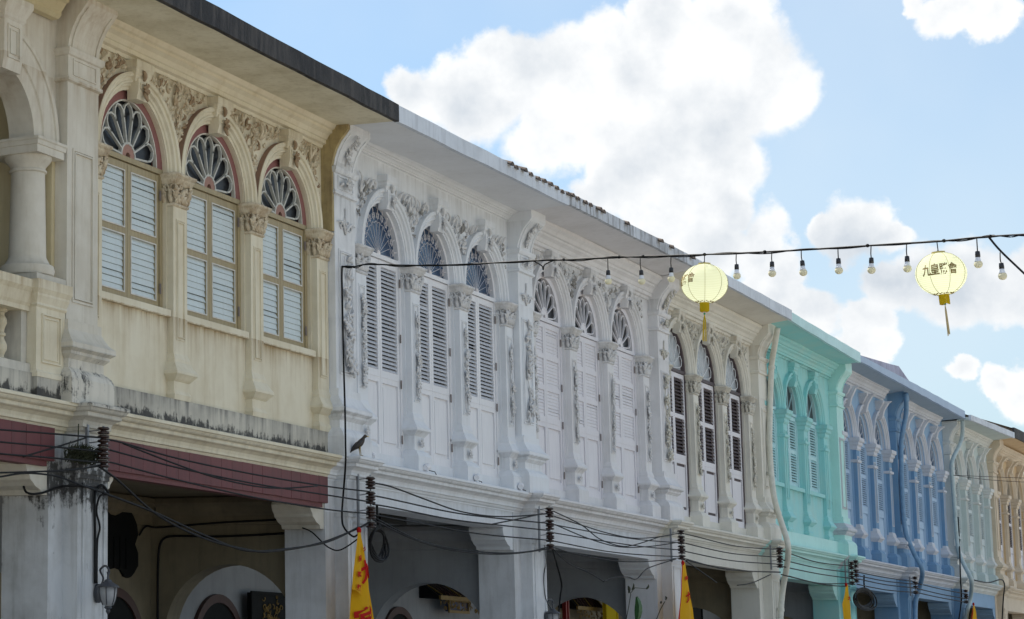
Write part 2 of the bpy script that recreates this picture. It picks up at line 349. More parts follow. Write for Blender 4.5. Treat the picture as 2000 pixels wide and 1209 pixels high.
M_tan = plaster('tan_plaster', (0.62, 0.46, 0.27), 0.5, (0.44, 0.28, 0.13))
M_tanp = plaster('pale_tan_plaster', (0.66, 0.56, 0.43), 0.4, (0.45, 0.36, 0.25))
M_black_eave = plaster('blackened_concrete', (0.012, 0.011, 0.012), 0.9, (0.05, 0.045, 0.042), 0.0, streak=2.0, bump=0.8)
M_white_eave = plaster('white_fascia', (0.64, 0.69, 0.76), 0.5, (0.42, 0.45, 0.50), 0.02, streak=1.0)
M_eave_dirty = plaster('rain_streaked_fascia', (0.58, 0.62, 0.68), 1.0, (0.28, 0.29, 0.31), 0.25, streak=1.6)
M_khaki = wood('khaki_painted_wood', (0.40, 0.33, 0.19), (0.22, 0.16, 0.09))
M_slatb = wood('pale_blue_grey_slats', (0.62, 0.70, 0.72), (0.50, 0.53, 0.53), amount=0.35)
M_redring = plaster('dull_red_render', (0.25, 0.10, 0.095), 0.6, (0.20, 0.09, 0.06))
M_brownring = plaster('brown_soffit_paint', (0.28, 0.17, 0.12), 0.5, (0.2, 0.12, 0.08))
M_redboard = wood('dull_red_boards', (0.165, 0.04, 0.043), (0.095, 0.032, 0.032), amount=0.6, fine=0.5)
M_whitewood = wood('white_painted_wood', (0.79, 0.79, 0.81), (0.58, 0.58, 0.62), amount=0.3)
M_slatg = wood('grey_white_slats', (0.62, 0.64, 0.69), (0.44, 0.45, 0.48), amount=0.4)
M_lilacwood = wood('lilac_white_wood', (0.75, 0.735, 0.77), (0.56, 0.545, 0.58), amount=0.35)
M_brown = wood('dark_purple_brown_wood', (0.085, 0.06, 0.065), (0.045, 0.032, 0.036))
M_tealwood = wood('turquoise_white_wood', (0.48, 0.74, 0.78), (0.32, 0.55, 0.58))
M_bluewood = wood('sky_blue_wood', (0.40, 0.55, 0.72), (0.30, 0.42, 0.56))
M_greywood = wood('sage_white_wood', (0.58, 0.66, 0.67), (0.42, 0.48, 0.48))
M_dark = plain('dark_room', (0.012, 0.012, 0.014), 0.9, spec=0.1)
M_glassb = glass('sky_reflecting_glass', (0.012, 0.045, 0.11), .12, .35)
M_glassd = glass('dusty_dark_glass', (0.022, 0.025, 0.03), 0.35, 0.35)
M_glassw = glass('cloud_reflection_glass', (0.50, 0.54, 0.58), 0.2, 0.8)  # pale base colour imitates cloud reflected in the panes
M_metal = plain('galvanised_steel', (0.25, 0.26, 0.28), 0.5, 0.7)
M_cable = plain('black_cable', (0.009, 0.009, 0.010), 0.6, spec=0.2)
M_hinge = plain('rusty_painted_hinge', (0.20, 0.17, 0.16), .7)
M_cer = plain('dark_brown_ceramic', (0.03, 0.014, 0.011), 0.25)
M_cerw = plain('white_ceramic', (0.6, 0.6, 0.56), 0.3)
M_gold = plain('gold_leaf', (0.22, 0.14, 0.035), 0.4, 0.4)
M_lacq = plain('black_lacquer', (0.008, 0.009, 0.009), 0.7, spec=0.15)
M_sign_blue = plain('blue_lacquer', (0.03, 0.04, 0.10), 0.3)
M_red = plain('red_lacquer', (0.28, 0.02, 0.02), 0.4)
M_dwood = wood('dark_reddish_wood', (0.07, 0.028, 0.022), (0.03, 0.014, 0.012))
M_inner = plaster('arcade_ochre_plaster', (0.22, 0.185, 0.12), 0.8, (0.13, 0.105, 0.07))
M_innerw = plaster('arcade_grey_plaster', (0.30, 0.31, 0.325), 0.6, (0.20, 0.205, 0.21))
M_pipe_i = plain('ivory_plastic_pipe', (0.66, 0.66, 0.58), 0.4, 0, 0.1)
M_pipe_b = plain('blue_painted_pipe', (0.15, 0.28, 0.44), 0.45, 0, 0.12)
M_pipe_g = plain('sage_painted_pipe', (0.42, 0.52, 0.54), 0.45, 0, 0.12)
M_tile = plain('weathered_clay_tile', (0.10, 0.075, 0.06), 0.85, 0, 0.4, 30)

# ------------------------------------------------------------------ ornament
def spiral(mb, x, z, size, ang, hand, y, w):
    pts = []; rr = []
    n = 11
    for i in range(n):
        t = i / (n - 1)
        a = ang + hand * t * 4.6
        r = size * (1 - t) ** 0.8 * 0.5
        pts.append((x + math.cos(a) * r, y - 0.012 * t, z + math.sin(a) * r))
        rr.append(w * (0.55 + 0.6 * math.sin(t * math.pi)) * (1.0 if i < n - 1 else 0.8))
    mb.tube(pts, rr, 5)
    mb.ball((x, y - 0.014, z), w * 1.2, 5, 4)
def leaf(mb, x, z, ln, ang, w, y, curl=0.5, tip=0.02):
    pts = []; rr = []
    n = 6
    for i in range(n):
        t = i / (n - 1); a = ang + curl * t * t
        pts.append((x + math.cos(a) * ln * t, y - tip * math.sin(t * 2.2), z + math.sin(a) * ln * t)); rr.append(w * (math.sin(math.pi * (0.12 + 0.8 * t)) ** 0.8) + 0.001)
    mb.tube(pts, rr, 5, 0.6)
def flower(mb, x, z, r, y, rg, n=6):
    mb.ball((x, y - r * 0.35, z), r * 0.36, 6, 4)
    a0 = rg.uniform(0, 6)
    for k in range(n):
        a = a0 + k * 2 * math.pi / n
        leaf(mb, x + math.cos(a) * r * 0.2, z + math.sin(a) * r * 0.2, r * rg.uniform(0.75, 1.1), a, r * 0.3, y - 0.005, rg.uniform(-.4, .4), r * 0.5)
def garland(mb, x, z0, z1, w, y, rg, dens=1.0):
    """climbing stem with flowers and leaves"""
    n = max(4, int((z1 - z0) / 0.06)); pts = []
    ph = rg.uniform(0, 6)
    for i in range(n + 1):
        t = i / n; pts.append((x + math.sin(ph + t * (z1 - z0) * 6.0) * w * 0.22, y - 0.008, lerp(z0, z1, t)))
    mb.tube(pts, 0.008, 5)
    z = z0
    while z < z1:
        k = rg.random(); xx = x + rg.uniform(-.2, .2) * w
        if k < 0.55 * dens: flower(mb, xx, z, w * rg.uniform(0.24, 0.36), y, rg, 6)
        for q in range(3): leaf(mb, xx, z + rg.uniform(-.03, .03), w * rg.uniform(.25, .42), rg.uniform(0, 6.28), w * 0.075, y, rg.uniform(-1, 1), 0.03)
        z += w * rg.uniform(0.28, 0.6)
def spandrel_relief(mb, cL, cR, Rr, zs, ztop, y, rg, side=0, open_top=False):
    """scrolling acanthus filling the wall between two arches; side -1/+1 for the half panels at the ends"""
    mid = (cL + cR) / 2
    xa, xb = (cL + 0.2, cR - 0.2)
    if side < 0: xa = mid + 0.0; mid = mid + 0.12
    if side > 0: xb = mid - 0.0; mid = mid - 0.12
    def ok(x, z, m):
        return (x - m > xa and x + m < xb and z < ztop - m * .6 and math.hypot(x - cL, z - zs) > Rr + m and math.hypot(x - cR, z - zs) > Rr + m)
    placed = []
    tries = 0
    while tries < 900:
        tries += 1
        s = rg.choice([0.15, 0.12, 0.09, 0.07, 0.05])
        if tries > 300: s = rg.choice([0.075, 0.055, 0.045])
        x = rg.uniform(xa, xb); z = rg.uniform(zs + 0.3, ztop)
        if not ok(x, z, s * .5): continue
        if any(math.hypot(x - a, z - b) < (s + c) * 0.47 for a, b, c in placed): continue
        placed.append((x, z, s))
    for (x, z, s) in placed:
        h = 1 if x > mid else -1
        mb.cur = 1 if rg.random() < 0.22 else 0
        k = rg.random(); base = math.atan2(z - (zs + 0.45), (x - mid) * 1.0) if abs(x - mid) > 0.02 else math.pi / 2
        if k < 0.5 and s > 0.06: spiral(mb, x, z, s, base + rg.uniform(-.6, .6), -h, y, s * 0.13)
        elif k < 0.62 and s > 0.08: flower(mb, x, z, s * 0.5, y, rg, 6)
        else:
            for q in (-0.35, 0.35): leaf(mb, x - math.cos(base) * s * .5, z - math.sin(base) * s * .5, s * 1.15, base + q, s * 0.17, y, h * 0.5, 0.035)
    mb.cur = 0
    mb.tube([(mid + math.sin(i * 1.3) * 0.008, y - 0.012, lerp(zs + 0.48, ztop - 0.12, i / 8)) for i in range(9)], [0.011] * 9, 5)
    if open_top:
        n = 9 if side == 0 else 4
        for i in range(n):
            t = (i + 0.5) / n; x = lerp(xa + 0.03, xb - 0.03, t)
            leaf(mb, x, ztop - 0.08, rg.uniform(0.15, 0.2), math.pi / 2 + (0.5 - t) * -0.3, 0.02, y, rg.choice((-.7, .6)), 0.04)
def capital(mb, x0, x1, yb, yf, z0, z1, rg):
    """leafy composite capital: bell, two rows of curled leaves, corner volutes, moulded abacus"""
    w = x1 - x0; h = z1 - z0; za = z1 - 0.09
    mb.stack(x0 - 0.0, x1 + 0.0, yb, [((yf, 0.0), z0), ((yf - .018, .018), z0 + .012), ((yf - .018, .018), z0 + .03), ((yf, 0), z0 + .04), ((yf, 0), za - .02), ((yf - .045, .045), za),
              ((yf - .045, .045), za + .02), ((yf - .06, .06), za + .035), ((yf - .06, .06), za + .055), ((yf - .075, .08), za + .065), ((yf - .075, .08), z1)])
    def curl(x, z, ln, wd, y0, dx=0.0, dy=-1.0):
        pts = []; rr = []
        for i in range(8):
            t = i / 7; a = t * 4.2
            out = 0.012 + 0.045 * t * t if t < 0.7 else 0.034 + 0.02 * math.sin(a)
            zz = z + ln * min(t, 0.78) * 1.25 - (0.03 * max(0, t - 0.75) * 4)
            pts.append((x + dx * out, y0 + dy * out, zz)); rr.append(wd * (0.65 + 0.5 * math.sin(math.pi * t)) * (0.6 if t > 0.9 else 1))
        mb.tube(pts, rr, 6, 0.8)
    H = za - 0.02 - (z0 + .04)
    for row, (zz, ln, cnt) in enumerate(((z0 + .035, H * 0.5, 4), (z0 + .04 + H * 0.3, H * 0.55, 3))):
        for i in range(cnt):
            x = lerp(x0, x1, (i + 0.5) / cnt) if row == 0 else lerp(x0, x1, (i) / (cnt - 1))
            curl(x + rg.uniform(-.006, .006), zz, ln, w / cnt * 0.36, yf)
            leaf(mb, x - 0.03, zz, ln * 0.8, 1.9, 0.012, yf - .01); leaf(mb, x + 0.03, zz, ln * 0.8, 1.25, 0.012, yf - .01)
        for j in range(2):
            y = lerp(yf, yb, (j + 0.35) / 2.2)
            curl(x0, zz, ln, 0.026, y, -1.0, 0.0); curl(x1, zz, ln, 0.026, y, 1.0, 0.0)
    for i in range(4):
        x = lerp(x0 - .02, x1 + .02, i / 3)
        spiral(mb, x, za - 0.045, 0.085, 0.5, 1 if i % 2 else -1, yf - 0.03, 0.012)
    for y in (yf - 0.0, lerp(yf, yb, .5)):
        mb.tube([(x0 - 0.03, y + 0.03 * math.cos(a) - .01, za - .045 + 0.03 * math.sin(a)) for a in [k * .7 for k in range(9)]], .011, 5)
        mb.ball((x1 + 0.035, y, za - .045), .035, 6, 5)

# ------------------------------------------------------------------ shophouse
CW = 0.33                       # width of the slim pilasters between the windows
ZS = 6.18                       # springing height of the window arches
def frame_panel(mb, x0, x1, y, z0, z1, w=0.014, d=0.008):
    mb.box(x0, x1, y - d, y, z1 - w, z1); mb.box(x0, x1, y - d, y, z0, z0 + w)
    mb.box(x0, x0 + w, y - d, y, z0 + w, z1 - w); mb.box(x1 - w, x1, y - d, y, z0 + w, z1 - w)
def shophouse(i, x0, x1, cols, c):
    rg = random.Random(100 + i)
    root = thing('shophouse', c['label'], 'shophouse', (x0, 0, 0), 'shophouses in the terraced row')
    W = x1 - x0; cs = [q - x0 for q in cols]
    mats = c['m']; wall, trim, pil, relm = mats['wall'], mats['trim'], mats['pil'], mats['relief']
    half = c['kind'] == 'half'
    pitch = [cs[k + 1] - cs[k] for k in range(3)]
    cen = [cs[k] + CW + (pitch[k] - CW) / 2 for k in range(3)]
    rad = [(pitch[k] - CW) / 2 for k in range(3)]
    ztop = 7.42
    pw = 0.56                    # party pilaster width
    # --- upper wall: spandrels with arched openings, wall beside, panel below the sills
    w = MB(); y0, y1 = -0.07, 0.16
    edges = [0.5] + [v for k in range(3) for v in (cen[k] - rad[k], cen[k] + rad[k])] + [W + 0.06]
    for k in range(4): w.box(edges[2 * k], edges[2 * k + 1], y0, y1, ZS, ztop)
    for k in range(3):
        n = 20
        for j in range(n):
            a, b = math.pi * j / n, math.pi * (j + 1) / n
            xa, za = cen[k] + rad[k] * math.cos(a), ZS + rad[k] * math.sin(a)
            xb, zb = cen[k] + rad[k] * math.cos(b), ZS + rad[k] * math.sin(b)
            w.add([(xa, y0, za), (xb, y0, zb), (xb, y0, ztop), (xa, y0, ztop), (xa, y1, za), (xb, y1, zb)], [(0, 1, 2, 3), (0, 4, 5, 1)])
    for k in range(4):
        e0, e1 = (cs[k] + .003, cs[k] + CW - .003)
        if k == 3: e1 = W + 0.06
        if k == 0: e0 = 0.4
        w.box(e0, e1, -0.05, 0.16, 3.7, ZS)
    zsill = 4.80 if half else 3.90
    for k in range(3):
        w.box(cs[k] + CW - .01, cs[k + 1] + .01, -0.055 if half else -0.03, 0.14, 3.7, zsill - 0.028)
    w.build('wall', wall, root)
    if half:
        for k in range(3):
            s = MB(); s.box(cs[k] + CW + .001, cs[k + 1] - .001, -0.105, 0.12, zsill - 0.04, zsill + 0.03); s.build('sill', trim, root)
        b = MB(); b.box(pw + 0.02, W - .02, -0.135, 0.0, 3.70, 3.965); b.build('parapet_strip', mats.get('band', trim), root)
    # --- party pilaster with bracket
    p = MB(); yf = -0.2
    p.box(0, pw, yf, 0.1, 4.45, 6.62)
    pf = MB() if c.get('two_tone') else p
    frame_panel(pf, 0.09, pw - 0.09, yf, 4.62, 6.02, 0.02, 0.012); frame_panel(pf, 0.115, pw - 0.115, yf, 4.65, 5.99, 0.012, 0.02)
    if pf is not p:
        pf.build('pilaster_trim', trim, root); pf = MB()
        pf.stack(-.003, pw + .003, 0.1, [((yf - .048, .038), 4.10), ((yf - .093, .073), 4.14), ((yf - .093, .073), 4.165), ((yf - .133, .113), 4.19), ((yf - .133, .113), 4.235), ((yf - .093, .073), 4.27), ((yf - .053, .043), 4.33)])
        pf.build('pilaster_trim', trim, root)
    base = [((yf - .12, .1), 3.70), ((yf - .12, .1), 3.92), ((yf - .10, .08), 3.97), ((yf - .045, .035), 4.02), ((yf - .045, .035), 4.10), ((yf - .09, .07), 4.14), ((yf - .09, .07), 4.165),
            ((yf - .13, .11), 4.19), ((yf - .13, .11), 4.235), ((yf - .09, .07), 4.27), ((yf - .05, .04), 4.33), ((yf - .03, .02), 4.37), ((yf - .03, .02), 4.45), ((yf, 0), 4.452)]
    p.stack(0, pw, 0.1, base)
    p.stack(0.0, pw, 0.1, [((yf, 0), 6.62), ((yf - .03, .03), 6.63), ((yf - .03, .03), 6.66), ((yf - .012, .012), 6.67), ((yf - .012, .012), 6.86), ((yf - .03, .03), 6.87), ((yf - .045, .045), 6.9), ((yf - .045, .045), 6.93), ((yf, 0), 6.935)])
    br = [(0.0, 6.93), (-.20, 6.93), (-.215, 7.02), (-.25, 7.12), (-.30, 7.21), (-.37, 7.29), (-.40, 7.33), (-.40, ztop + .1), (0.0, ztop + .1)]
    n = len(br); xa, xb = 0.0, pw
    p.prism_x(br, xa, xb)
    # raised border on the curved face of the bracket
    for (ta, tb) in ((0.05, 0.075), (pw - 0.075, pw - 0.05)):
        for j in range(1, 5):
            (ya, za), (yb, zb) = br[j], br[j + 1]
            p.add([(ta, ya - .014, za), (tb, ya - .014, za), (tb, yb - .014, zb), (ta, yb - .014, zb), (ta, ya + .01, za), (tb, ya + .01, za), (tb, yb + .01, zb), (ta, yb + .01, zb)],
                  [(0, 1, 2, 3), (0, 3, 7, 4), (1, 5, 6, 2), (3, 2, 6, 7), (0, 4, 5, 1)])
    frame_panel(p, 0.07, pw - 0.07, yf - .012, 6.69, 6.845, 0.014, 0.01)
    p.build('party_pilaster', pil, root)
    if c.get('garland'):
        g1 = MB(); garland(g1, pw / 2, 4.72, 5.95, 0.30, yf - .012, rg, 1.0); g1.build('flower_garland', relm, root, True)
        g1 = MB(); g1.tube([(pw / 2, yf - .008, 6.2), (pw / 2, yf - .012, 6.5)], .010, 5)
        for q in range(5): spiral(g1, pw / 2 + (q - 2) * 0.06, 6.30 + 0.05 * (q % 2), 0.11, q, 1 if q > 2 else -1, yf - .006, .009)
        for q in (-1, 1): leaf(g1, pw / 2, 6.2, 0.26, math.pi / 2 + q * .5, .018, yf - .005, q * .6)
        g1.build('scroll_relief', relm, root, True)
        g1 = MB(); flower(g1, pw / 2, 6.765, 0.075, yf - .03, rg, 8); leaf(g1, pw / 2 + .05, 6.765, .14, 0, .02, yf - .02, .3); leaf(g1, pw / 2 - .05, 6.765, .14, math.pi, .02, yf - .02, .3); g1.build('rosette', relm, root, True)
        g1 = MB(); g1.tube([(pw / 2, -.215, 6.98), (pw / 2, -.245, 7.08), (pw / 2, -.30, 7.2), (pw / 2, -.35, 7.26)], .010, 5)
        for q in range(5): flower(g1, pw / 2 + rg.uniform(-.06, .06), 7.02 + q * 0.055, 0.05, -0.235 - q * q * .0085, rg, 5)
        g1.build('bracket_flowers', relm, root, True)
    # --- slim pilasters between the windows, each with base and capital
    for k in range(4):
        xa, xb = cs[k], cs[k] + CW
        s = MB(); y = -0.12
        zc0 = 5.86 if c['cap'] != 'block' else 5.93
        s.box(xa + .02, xb - .02, y, 0.05, 4.42, zc0)
        two = c.get('two_tone'); main = s
        if two: s = MB()
        frame_panel(s, xa + .075, xb - .075, y, 4.55, zc0 - .12, 0.012, 0.008); frame_panel(s, xa + .095, xb - .095, y, 4.575, zc0 - .145, 0.008, 0.014)
        zb = 3.965 if half else 3.70
        bs = [((y - .03, 0.0), zb), ((y - .03, 0.0), zb + .19)]
        if half: bs = [((y - .02, 0.0), zb), ((y - .03, .01), zb + .05), ((y - .01, -.01), zb + .09), ((y - .01, -.01), 4.14)]
        else: bs = [((y - .09, .05), zb), ((y - .09, .05), 3.90), ((y - .055, .02), 3.955), ((y - .02, -.01), 3.975), ((y - .02, -.01), 4.14)]
        bs += [((y - .035, .01), 4.16), ((y - .06, .035), 4.19), ((y - .08, .055), 4.21), ((y - .08, .055), 4.235), ((y - .05, .025), 4.28), ((y - .02, .0), 4.33), ((y - .02, .0), 4.36), ((y, -.02), 4.42)]
        if two:
            main.stack(xa, xb, 0.05, bs[:5]); s.build('pilaster_trim', trim, root); s = MB(); s.stack(xa + .001, xb - .001, 0.049, bs[4:]); s.build('base_trim', trim, root); main.build('slim_pilaster', c['slim'], root)
        else:
            s.stack(xa, xb, 0.05, bs); s.build('slim_pilaster', c['slim'] if 'slim' in c else trim, root)
        cp = MB()
        if c['cap'] == 'leaf':
            capital(cp, xa + .03, xb - .03, 0.04, y, zc0, ZS, rg); cm_ = relm
        else:
            cp.stack(xa + .0, xb - .0, 0.05, [((y - .01, -.01), zc0 - .0), ((y - .03, .01), zc0 + .03), ((y - .03, .01), zc0 + .08), ((y - .06, .04), zc0 + .11), ((y - .06, .04), zc0 + .15), ((y - .09, .07), zc0 + .18), ((y - .09, .07), ZS)])
            cp.stack(xa + .02, xb - .02, 0.05, [((y, 0), zc0 - .26), ((y - .03, .03), zc0 - .245), ((y - .03, .03), zc0 - .20), ((y, 0), zc0 - .19)])
            cm_ = trim
        cp.build('capital', cm_, root, c['cap'] == 'leaf')
        if c.get('garland'):
            gmb = MB(); garland(gmb, (xa + xb) / 2, 4.62, zc0 - .22, 0.17, y - .01, rg, 0.8)
            if not half: flower(gmb, (xa + xb) / 2, 4.06, .05, y - .03, rg, 7)
            gmb.build('flower_garland', relm, root, True)
    # --- arch mouldings, keystones, relief
    for k in range(3):
        Ro = pitch[k] / 2 - .004; Ri = rad[k] - 0.005
        D = Ro - Ri
        prof = [(Ro, 0.0), (Ro, -.135), (Ro - .025, -.145), (Ro - .045, -.135), (Ro - .05, -.115), (Ro - .075, -.115), (Ro - .085, -.125), (Ro - .10, -.12), (Ro - .11, -.095),
                (Ro - .13, -.085), (Ro - .135, -.07), (Ri, -.055), (Ri, 0.0)]
        a = MB(); a.arc(cen[k], ZS + .003, prof, n=36)
        o = a.build('arch_moulding', mats.get('arch', trim), root)
        if 'inner' in mats:
            rr = MB(); rr.arc(cen[k], ZS, [(Ro + .002, -.128), (Ro + .004, -.072), (Ro + .006, -.072), (Ro + .004, -.128)], math.pi / 2 + .18, math.pi, n=18); rr.build('arch_edge', mats['inner'], root)
        ks = MB(); kx = cen[k]; kw = 0.10
        zk0, zk1 = ZS + Ri - 0.10, 7.13
        if c['kind'] == 'full': zk0 += 0.02
        if c.get('thin_key'):
            ks.prism_x([(-.05, zk0 + .05), (-.17, zk0 + .08), (-.21, zk0 + .25), (-.30, 7.12), (-.36, 7.16), (-.05, 7.16)], kx - .06, kx + .06)
            ks.stack(kx - .16, kx + .16, -.05, [((-.12, -.02), 6.95), ((-.15, .0), 7.0), ((-.17, .01), 7.02), ((-.2, .03), 7.08), ((-.23, .05), 7.12), ((-.23, .05), 7.17)])
        else:
            ks.prism_x([(-.05, zk0), (-.15, zk0), (-.172, zk0 + .08), (-.172, zk1 - .17), (-.05, zk1 - .17)], kx - kw, kx + kw)
            frame_panel(ks, kx - kw + .03, kx + kw - .03, -.172, zk0 + .10, zk1 - .21, 0.012, 0.012)
            ks.stack(kx - .125, kx + .125, -.05, [((-.15, 0), zk1 - .2), ((-.16, .012), zk1 - .17), ((-.16, .012), zk1 - .145), ((-.178, .03), zk1 - .12), ((-.178, .03), zk1 - .09), ((-.195, .05), zk1 - .065), ((-.195, .05), zk1)])
        ks.build('keystone', trim, root)
        if c.get('garland') or c.get('key_rosette'):
            fm = MB(); flower(fm, kx, (zk0 + zk1 - .12) / 2 - .02, .055, -.18, rg, 6); leaf(fm, kx, (zk0 + zk1) / 2 + .0, .1, 1.57, .03, -.178); leaf(fm, kx, (zk0 + zk1) / 2 - .1, .1, -1.57, .03, -.178)
            fm.build('keystone_rosette', mats.get('rosette', relm), root, True)
    if c.get('relief'):
        zt = c.get('relief_top', 7.12)
        for k in range(-1, 3):
            mb = MB()
            cl = cen[k] if k >= 0 else cen[0] - pitch[0]; cr = cen[k + 1] if k < 2 else cen[2] + pitch[2]
            side = -1 if k < 0 else (1 if k == 2 else 0)
            if side: zz = zt
            spandrel_relief(mb, cl, cr, pitch[0] / 2 + .01, ZS, zt, -.075, rg, side, c.get('open_top', False))
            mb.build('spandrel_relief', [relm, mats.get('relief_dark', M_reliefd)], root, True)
    # --- cornice under the eave
    cz = c.get('cornice', (7.14, 7.42)); a, b = cz
    h = b - a; q = c.get('corn_d', 1.0)
    prof = [(-.05, a), (-.09 * q, a), (-.10 * q, a + .12 * h), (-.135 * q, a + .16 * h), (-.135 * q, a + .30 * h), (-.15 * q, a + .33 * h), (-.17 * q, a + .48 * h), (-.21 * q, a + .58 * h), (-.21 * q, a + .68 * h), (-.235 * q, a + .72 * h), (-.26 * q, a + .86 * h), (-.30 * q, b - .03 * h), (-.30 * q, b + .04), (-.05, b + .04)]
    k = MB(); k.prism_x(prof, pw + .002, W + .01 if not c.get('cornice_end') else c['cornice_end']); k.build('cornice', mats.get('cornice', trim), root)
    # party wall side cheek above the cornice (stained)
    k = MB(); k.prism_x([(y + .004, z) for y, z in br], W - .052, W - .002) if c.get('cheek') else None
    if k.v: k.box(W - .052, W - .002, -.197, 0, 6.2, 6.93)
    if k.v: k.build('party_wall_side', mats['cheek'], root)
    # --- eave: soffit slab, fascia, roof
    ey0, ey1 = c['eave_y'] if isinstance(c['eave_y'], tuple) else (c['eave_y'],) * 2
    (za0, za1), (zb0, zb1) = c['eave_z']            # (bottom, top) at the near and far end
    xs, xe = c.get('eave_x', (0.0, W))
    sof = MB()
    sof.add([(xs, 0.2, 7.40), (xe, 0.2, 7.40), (xe, ey1 + .05, zb0 + .012), (xs, ey0 + .05, za0 + .012), (xs, 0.2, 7.5), (xe, 0.2, 7.5), (xe, ey1 + .05, zb0 + .08), (xs, ey0 + .05, za0 + .08)],
            [(0, 1, 2, 3), (4, 7, 6, 5), (0, 3, 7, 4), (1, 5, 6, 2)])
    sof.build('soffit', mats.get('soffit', wall), root)
    fa = MB(); segs = 14; wob = [rg.uniform(-.006, .006) for _ in range(segs + 1)]; wob[0] = wob[-1] = 0
    for j in range(segs):
        ta, tb = j / segs, (j + 1) / segs
        X0, X1 = lerp(xs, xe, ta) + (0.002 if j else 0), lerp(xs, xe, tb)
        Y0, Y1 = lerp(ey0, ey1, ta), lerp(ey0, ey1, tb)
        b0, b1 = lerp(za0, zb0, ta), lerp(za0, zb0, tb); t0, t1 = lerp(za1, zb1, ta), lerp(za1, zb1, tb)
        b0 += wob[j]; b1 += wob[j + 1]; t0 += wob[j] * .8; t1 += wob[j + 1] * .8
        fa.add([(X0, Y0, b0), (X1, Y1, b1), (X1, Y1, t1), (X0, Y0, t0), (X0, Y0 + .05, b0), (X1, Y1 + .05, b1), (X1, Y1 + .05, t1), (X0, Y0 + .05, t0)],
               [(0, 1, 2, 3), (4, 7, 6, 5), (0, 4, 5, 1), (3, 2, 6, 7), (0, 3, 7, 4), (1, 5, 6, 2)])
    fa.build('fascia', mats['fascia'], root)
    rf = MB()
    rf.add([(xs, ey0 + .02, za1 - .02), (xe, ey1 + .02, zb1 - .02), (xe, 5.5, zb1 + 2.3), (xs, 5.5, za1 + 2.3), (xs, 12, za1 - .3), (xe, 12, za1 - .3)], [(0, 1, 2, 3), (3, 2, 5, 4)])
    rf.build('roof', M_tile, root)
    # --- first floor cornice, lintel beam
    f1 = [(0.05, 3.712), (-.27, 3.712), (-.30, 3.70), (-.30, 3.675), (-.285, 3.668), (-.27, 3.645), (-.255, 3.635), (-.235, 3.632), (-.235, 3.60), (-.225, 3.592), (-.20, 3.585), (-.165, 3.56), (-.155, 3.53), (-.155, 3.505), (-.135, 3.50), (-.125, 3.475), (-.105, 3.462), (-.105, 3.445), (0.05, 3.445)]
    zl = c.get('lintel', 3.14)
    k = MB(); k.prism_x(f1, -.10, W - .10); k.build('floor_cornice', mats.get('f1', trim), root)
    k = MB(); k.stack(.15, .60, 0.0, [((y - .15, (-y - .105) * .6), z + .003) for y, z in f1[1:-1][::-1]]); k.build('pier_cornice', mats.get('f1p', mats.get('f1', trim)), root)
    k = MB(); k.box(0.55, W + .05, -.09, 0.32, zl, 3.45); k.build('lintel_beam', mats.get('lintel', trim), root)
    # --- arcade pier with bracket under the beam
    k = MB(); k.box(-0.12, 0.72, -.10, 0.37, 0, 3.45); k.box(0.13, 0.67, -.25, -.10, 0, 3.45)
    frame_panel(k, 0.20, 0.60, -.25, 0.6, 3.02, 0.022, 0.014); k.box(0.11, 0.69, -.27, -.10, 3.10, 3.14); k.box(0.12, 0.68, -.262, -.10, 3.06, 3.10)
    k.build('pier', mats['pier'], root)
    for sx, xx in ((1, W - 0.12), (-1, 0.72)):
        cb = [(0, zl), (-.34 * sx, zl), (-.36 * sx, zl - .03), (-.34 * sx, zl - .09), (-.29 * sx, zl - .13), (-.28 * sx, zl - .16), (-.24 * sx, zl - .18), (-.2 * sx, zl - .21), (-.11 * sx, zl - .24), (-.09 * sx, zl - .28), (0, zl - .28)]
        k = MB(); k.prism_y([(xx + a, b) for a, b in cb], -.085, 0.36)
        k.build('beam_bracket', mats.get('lintel', trim), root)
    # --- covered walkway: back wall, cross wall with arch, ceiling, floor
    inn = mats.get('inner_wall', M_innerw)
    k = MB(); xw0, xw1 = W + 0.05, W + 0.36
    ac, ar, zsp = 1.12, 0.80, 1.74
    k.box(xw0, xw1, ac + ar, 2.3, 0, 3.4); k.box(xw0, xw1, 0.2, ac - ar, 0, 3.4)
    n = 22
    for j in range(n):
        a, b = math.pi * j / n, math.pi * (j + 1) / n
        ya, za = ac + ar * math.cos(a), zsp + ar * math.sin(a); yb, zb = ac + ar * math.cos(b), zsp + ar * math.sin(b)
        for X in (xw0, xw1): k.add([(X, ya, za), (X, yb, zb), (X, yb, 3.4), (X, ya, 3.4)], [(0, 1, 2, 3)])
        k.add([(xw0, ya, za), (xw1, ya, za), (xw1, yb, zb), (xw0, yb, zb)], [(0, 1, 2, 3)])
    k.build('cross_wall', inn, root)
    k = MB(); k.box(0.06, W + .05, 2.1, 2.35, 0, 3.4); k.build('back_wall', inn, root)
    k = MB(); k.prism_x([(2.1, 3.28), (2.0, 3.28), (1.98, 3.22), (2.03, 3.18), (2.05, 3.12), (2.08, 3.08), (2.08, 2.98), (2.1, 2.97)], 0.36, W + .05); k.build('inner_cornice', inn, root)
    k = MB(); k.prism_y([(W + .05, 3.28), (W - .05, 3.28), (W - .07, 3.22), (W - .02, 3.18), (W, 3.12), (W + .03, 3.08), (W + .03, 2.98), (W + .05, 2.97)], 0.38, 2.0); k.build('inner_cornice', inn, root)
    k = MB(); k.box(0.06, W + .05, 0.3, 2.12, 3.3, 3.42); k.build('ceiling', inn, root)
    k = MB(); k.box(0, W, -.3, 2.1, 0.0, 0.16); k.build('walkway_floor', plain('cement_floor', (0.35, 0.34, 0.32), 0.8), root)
    # dark arched door in the back wall
    dx = c.get('door_x', W * 0.33)
